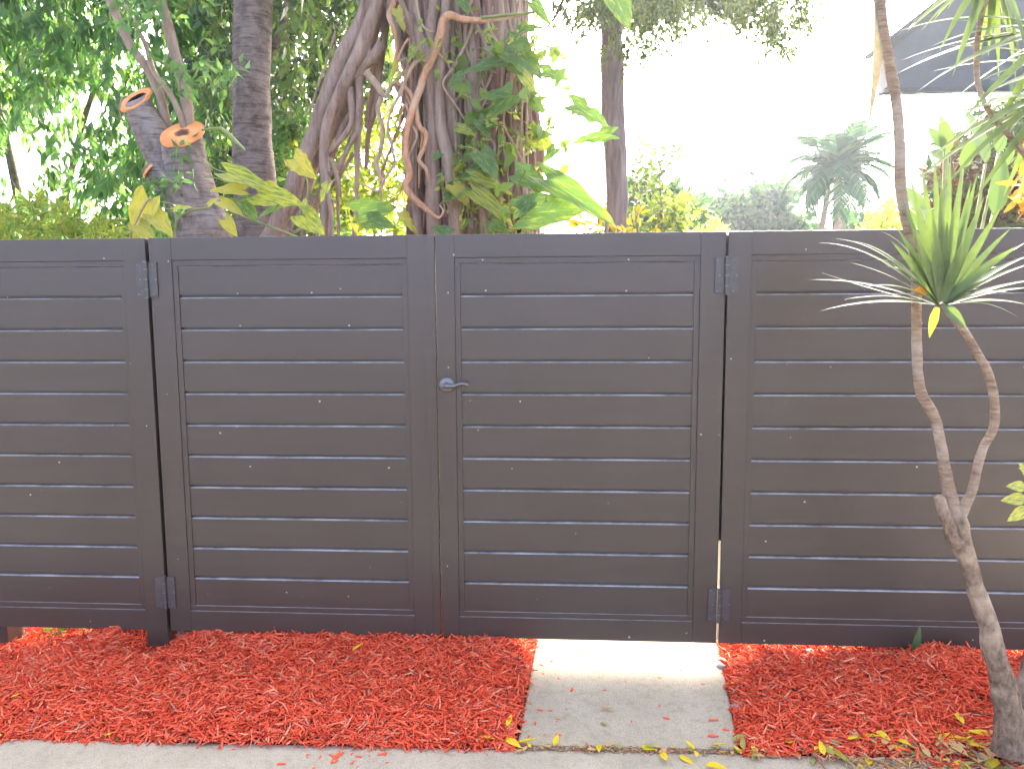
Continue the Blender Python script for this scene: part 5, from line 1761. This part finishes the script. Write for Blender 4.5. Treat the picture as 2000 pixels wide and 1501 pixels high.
def palm(label, base_px, top_px, nf, Y, rw, fl_):
    g0 = P(base_px, 470, Y)
    t = thing('palm_tree', label, 'palm tree', (g0.x, Y, -0.05), 'palms beyond the fence')
    tp = P(top_px[0], top_px[1], Y)
    part(tube('trunk', [(g0.x + (g0.x - tp.x) * 0.8, Y, -0.05), tuple(g0), tuple((g0 + tp) / 2), tuple(tp)], (rw * 1.25, rw * 1.1, rw, rw * 0.8), BARK_GREY, None, sides=12, per=6, ring=0.03), t)
    part(tube('crownshaft', [tuple(tp - Vector((0, 0, .05))), tuple(tp + Vector((0, 0, .25))), tuple(tp + Vector((0, 0, .45)))], (rw * .9, rw * .95, rw * .5), STEM_GR, None, sides=10), t)
    for k in range(nf):
        w = 2.399 * k + random.uniform(-.2, .2)
        u_ = k / nf
        el = R(78 - 88 * u_)
        d_ = (math.cos(w) * math.cos(el), math.sin(w) * math.cos(el), math.sin(el))
        place_mesh('frond', FRM[min(3, int(u_ * 4))], t, tp + Vector((0, 0, .42)), d_, (0, 0, 1), fl_ * random.uniform(0.85, 1.08))
    return t


palm('straight palm with a full drooping crown beyond the fence', 1636, (1637, 375), 30, YPM, 0.13, 1.05)
palm('leaning thin trunked palm just left of the straight palm', 1602, (1615, 385), 15, YPM + 1.2, 0.085, 0.72)

# plants at the right above the fence
YR = 2.6


def paddle(label, stems, Y, name='banana_plant', mat=LEAF_BANANA):
    g0 = P(stems[0][0], 470, Y)
    t = thing(name, label, 'plant', (g0.x, Y, -0.05))
    for bx, by_, tx, ty, wd in stems:
        p0, p1 = P(bx, by_, Y + random.uniform(-.2, .2)), P(tx, ty, Y + random.uniform(-.3, .2))
        L = (p1 - p0).length
        m_ = leaf_mesh('paddle_leaf', 1, wd, random.uniform(0.05, 0.2), 0.12, 9, mat, 0.6)
        place_mesh('leaf', m_, t, p0, p1 - p0, (random.uniform(-.5, .5), -1, .3), L)
        part(tube('leafstalk', [(g0.x + random.uniform(-.1, .1), Y, -0.05), tuple((Vector((g0.x, Y, 0)) + p0) / 2 + Vector((0, 0, .15))), tuple(p0)], (.02, .016, .010), STEM_GR, None, sides=7), t)
    return t


paddle('broad paddle leaves standing left of the tuft behind the fence top', [(1815, 440, 1775, 362, .34), (1800, 450, 1765, 400, .34), (1815, 450, 1800, 380, .34)], YR)
paddle('tall paddle leaved plant at upper right behind the dark strap leaves', [(1850, 300, 1842, 222, .42), (1845, 290, 1815, 245, .45), (1950, 300, 1955, 220, .4), (1925, 320, 1900, 200, .35), (1850, 310, 1815, 292, .4), (1880, 330, 1905, 260, .4), (1960, 330, 1990, 270, .4), (1940, 420, 1970, 290, .32)], YR + .8)
leafy('mixed_shrub', 'green shrub with dark reddish leaves among the green, behind the strap leaves at right', 'shrub', [(1830, 470), (1830, 330), (1860, 290), (1930, 300), (1985, 320), (2060, 330), (2060, 470)], 4.2, 5.4, 150, 10, .14, .05, .2, -.1, LEAF_RED, 'foliage', gap=.2, gs=2, singles=60, lm=[leaf_mesh('red_leaf', 1, .36, .12, .1, 4, LEAF_RED)])
leafy('green_shrub', 'mixed green shrub at far right between red shrub and tall paddle leaves', 'shrub', [(1830, 460), (1800, 330), (1850, 250), (1960, 220), (2080, 200), (2080, 460)], 5.4, 7.0, 190, 11, .16, .06, .25, .0, LEAF_FAR, 'foliage', gap=.25, gs=1.6, singles=60, lm=SMLEAF)
leafy('orange_croton', 'croton with orange and yellow leaves at the right edge above the fence', 'shrub', [(1980, 395), (1988, 335), (2010, 320), (2060, 330), (2060, 410), (1990, 405)], 1.9, 2.4, 26, 6, .12, .034, .12, .1, LEAF_ORANGE, 'foliage', singles=100, lm=[leaf_mesh('orange_leaf', 1, .28, .2, .1, 5, LEAF_ORANGE)])

# neighbouring house: boxed gable at the top right
YH = 7.5
hs = thing('neighbour_house', 'grey gabled house at the top right corner behind the drooping strap leaves', 'house', (P(1980, 470, YH).x, YH, -0.05))


def prism_y(name, pxs, Y0, Y1, mat, root):
    f = [P(x, y, Y0) for x, y in pxs]
    bk = [Vector((p.x, Y1, p.z)) for p in f]
    n = len(f)
    F = [tuple(range(n))[::-1], tuple(range(n, 2 * n))] + [(i, (i + 1) % n, n + (i + 1) % n, n + i) for i in range(n)]
    o = mk(name, f + bk, F, mat)
    return part(o, root)


prism_y('gable', [(1732, 176), (1738, 92), (1838, 12), (1960, -85), (2240, -85), (2240, 160)], YH, YH + 0.3, ROOFGREY, hs)
prism_y('fascia', [(1730, 90), (1836, 7), (1962, -92), (1966, -78), (1842, 18), (1738, 100)], YH - .05, YH - .004, SHINGLE, hs)
prism_y('roof', [(1724, 82), (1834, -4), (1962, -104), (2260, -104), (2260, -94), (1962, -93), (1835, 6), (1729, 92)], YH - .1, YH + 0.5, SHINGLE, hs)
prism_y('eave_board', [(1728, 172), (2240, 162), (2240, 172), (1729, 181)], YH - .05, YH - .004, SHINGLE, hs)
prism_y('wall', [(2010, 164), (2240, 156), (2240, 900), (2010, 900)], YH + .5, YH + 4.8, WHITEWALL, hs)
# low white outbuilding at the right
lb = thing('white_outbuilding', 'low building with a pale roof at the right edge just above the fence', 'building', (P(1960, 470, 9).x, 9, -0.05))
prism_y('wall', [(1850, 440), (2150, 432), (2150, 700), (1850, 700)], 9.2, 12, WHITEWALL, lb)
prism_y('roof', [(1835, 440), (1880, 420), (1960, 385), (2160, 372), (2160, 412), (1990, 425), (1838, 444)], 8.9, 12.3, plain('pale_roof', (0.55, 0.50, 0.46), 0.8, 0.1, 20, 0.2), lb)

# overhead wires
for y0, y1, lab in ((402, 398, 'thin overhead wire crossing just under the palm crowns'), (388, 391, 'upper thin overhead wire crossing behind the palm trunks')):
    o = tube('overhead_wire', [P(900, y0 + 12, 30), P(1500, y0, 30), P(1800, y1, 30), P(2600, y1 - 22, 30)], (.012,) * 4, WIRE, None, sides=5)
    tag(o, lab, 'wire')

# weeds behind the far left post
wd_ = thing('weed_clump', 'green weeds showing under the far left fence panel beside the stake', 'weeds', tuple(G(80, 1262, 0.02)))
pts = [Vector((random.uniform(-2.52, -2.26), random.uniform(0.06, 0.3), random.uniform(0.0, 0.1))) for _ in range(40)]
foliage(wd_, pts, 6, 0.05, 0.018, 0.07, -0.5, LEAF_YG, 'foliage', 30, YGLEAF, STEM_GR, 0.0015)

# ------------------------------------------------------------------ air
if HAZE_DENSITY > 0:
    hz = MB().box((-120, -120, -1.06), (120, 120, 13.5)).build('haze', None)
    m = bpy.data.materials.new('haze_air')
    m.use_nodes = True
    nt = m.node_tree
    nt.nodes.clear()
    out = nt.nodes.new('ShaderNodeOutputMaterial')
    v = nt.nodes.new('ShaderNodeVolumePrincipled')
    v.inputs['Color'].default_value = (0.82, 0.91, 1.0, 1)
    v.inputs['Density'].default_value = HAZE_DENSITY
    v.inputs['Anisotropy'].default_value = HAZE_G
    nt.links.new(v.outputs[0], out.inputs['Volume'])
    hz.data.materials.append(m)
    hz['kind'] = 'stuff'
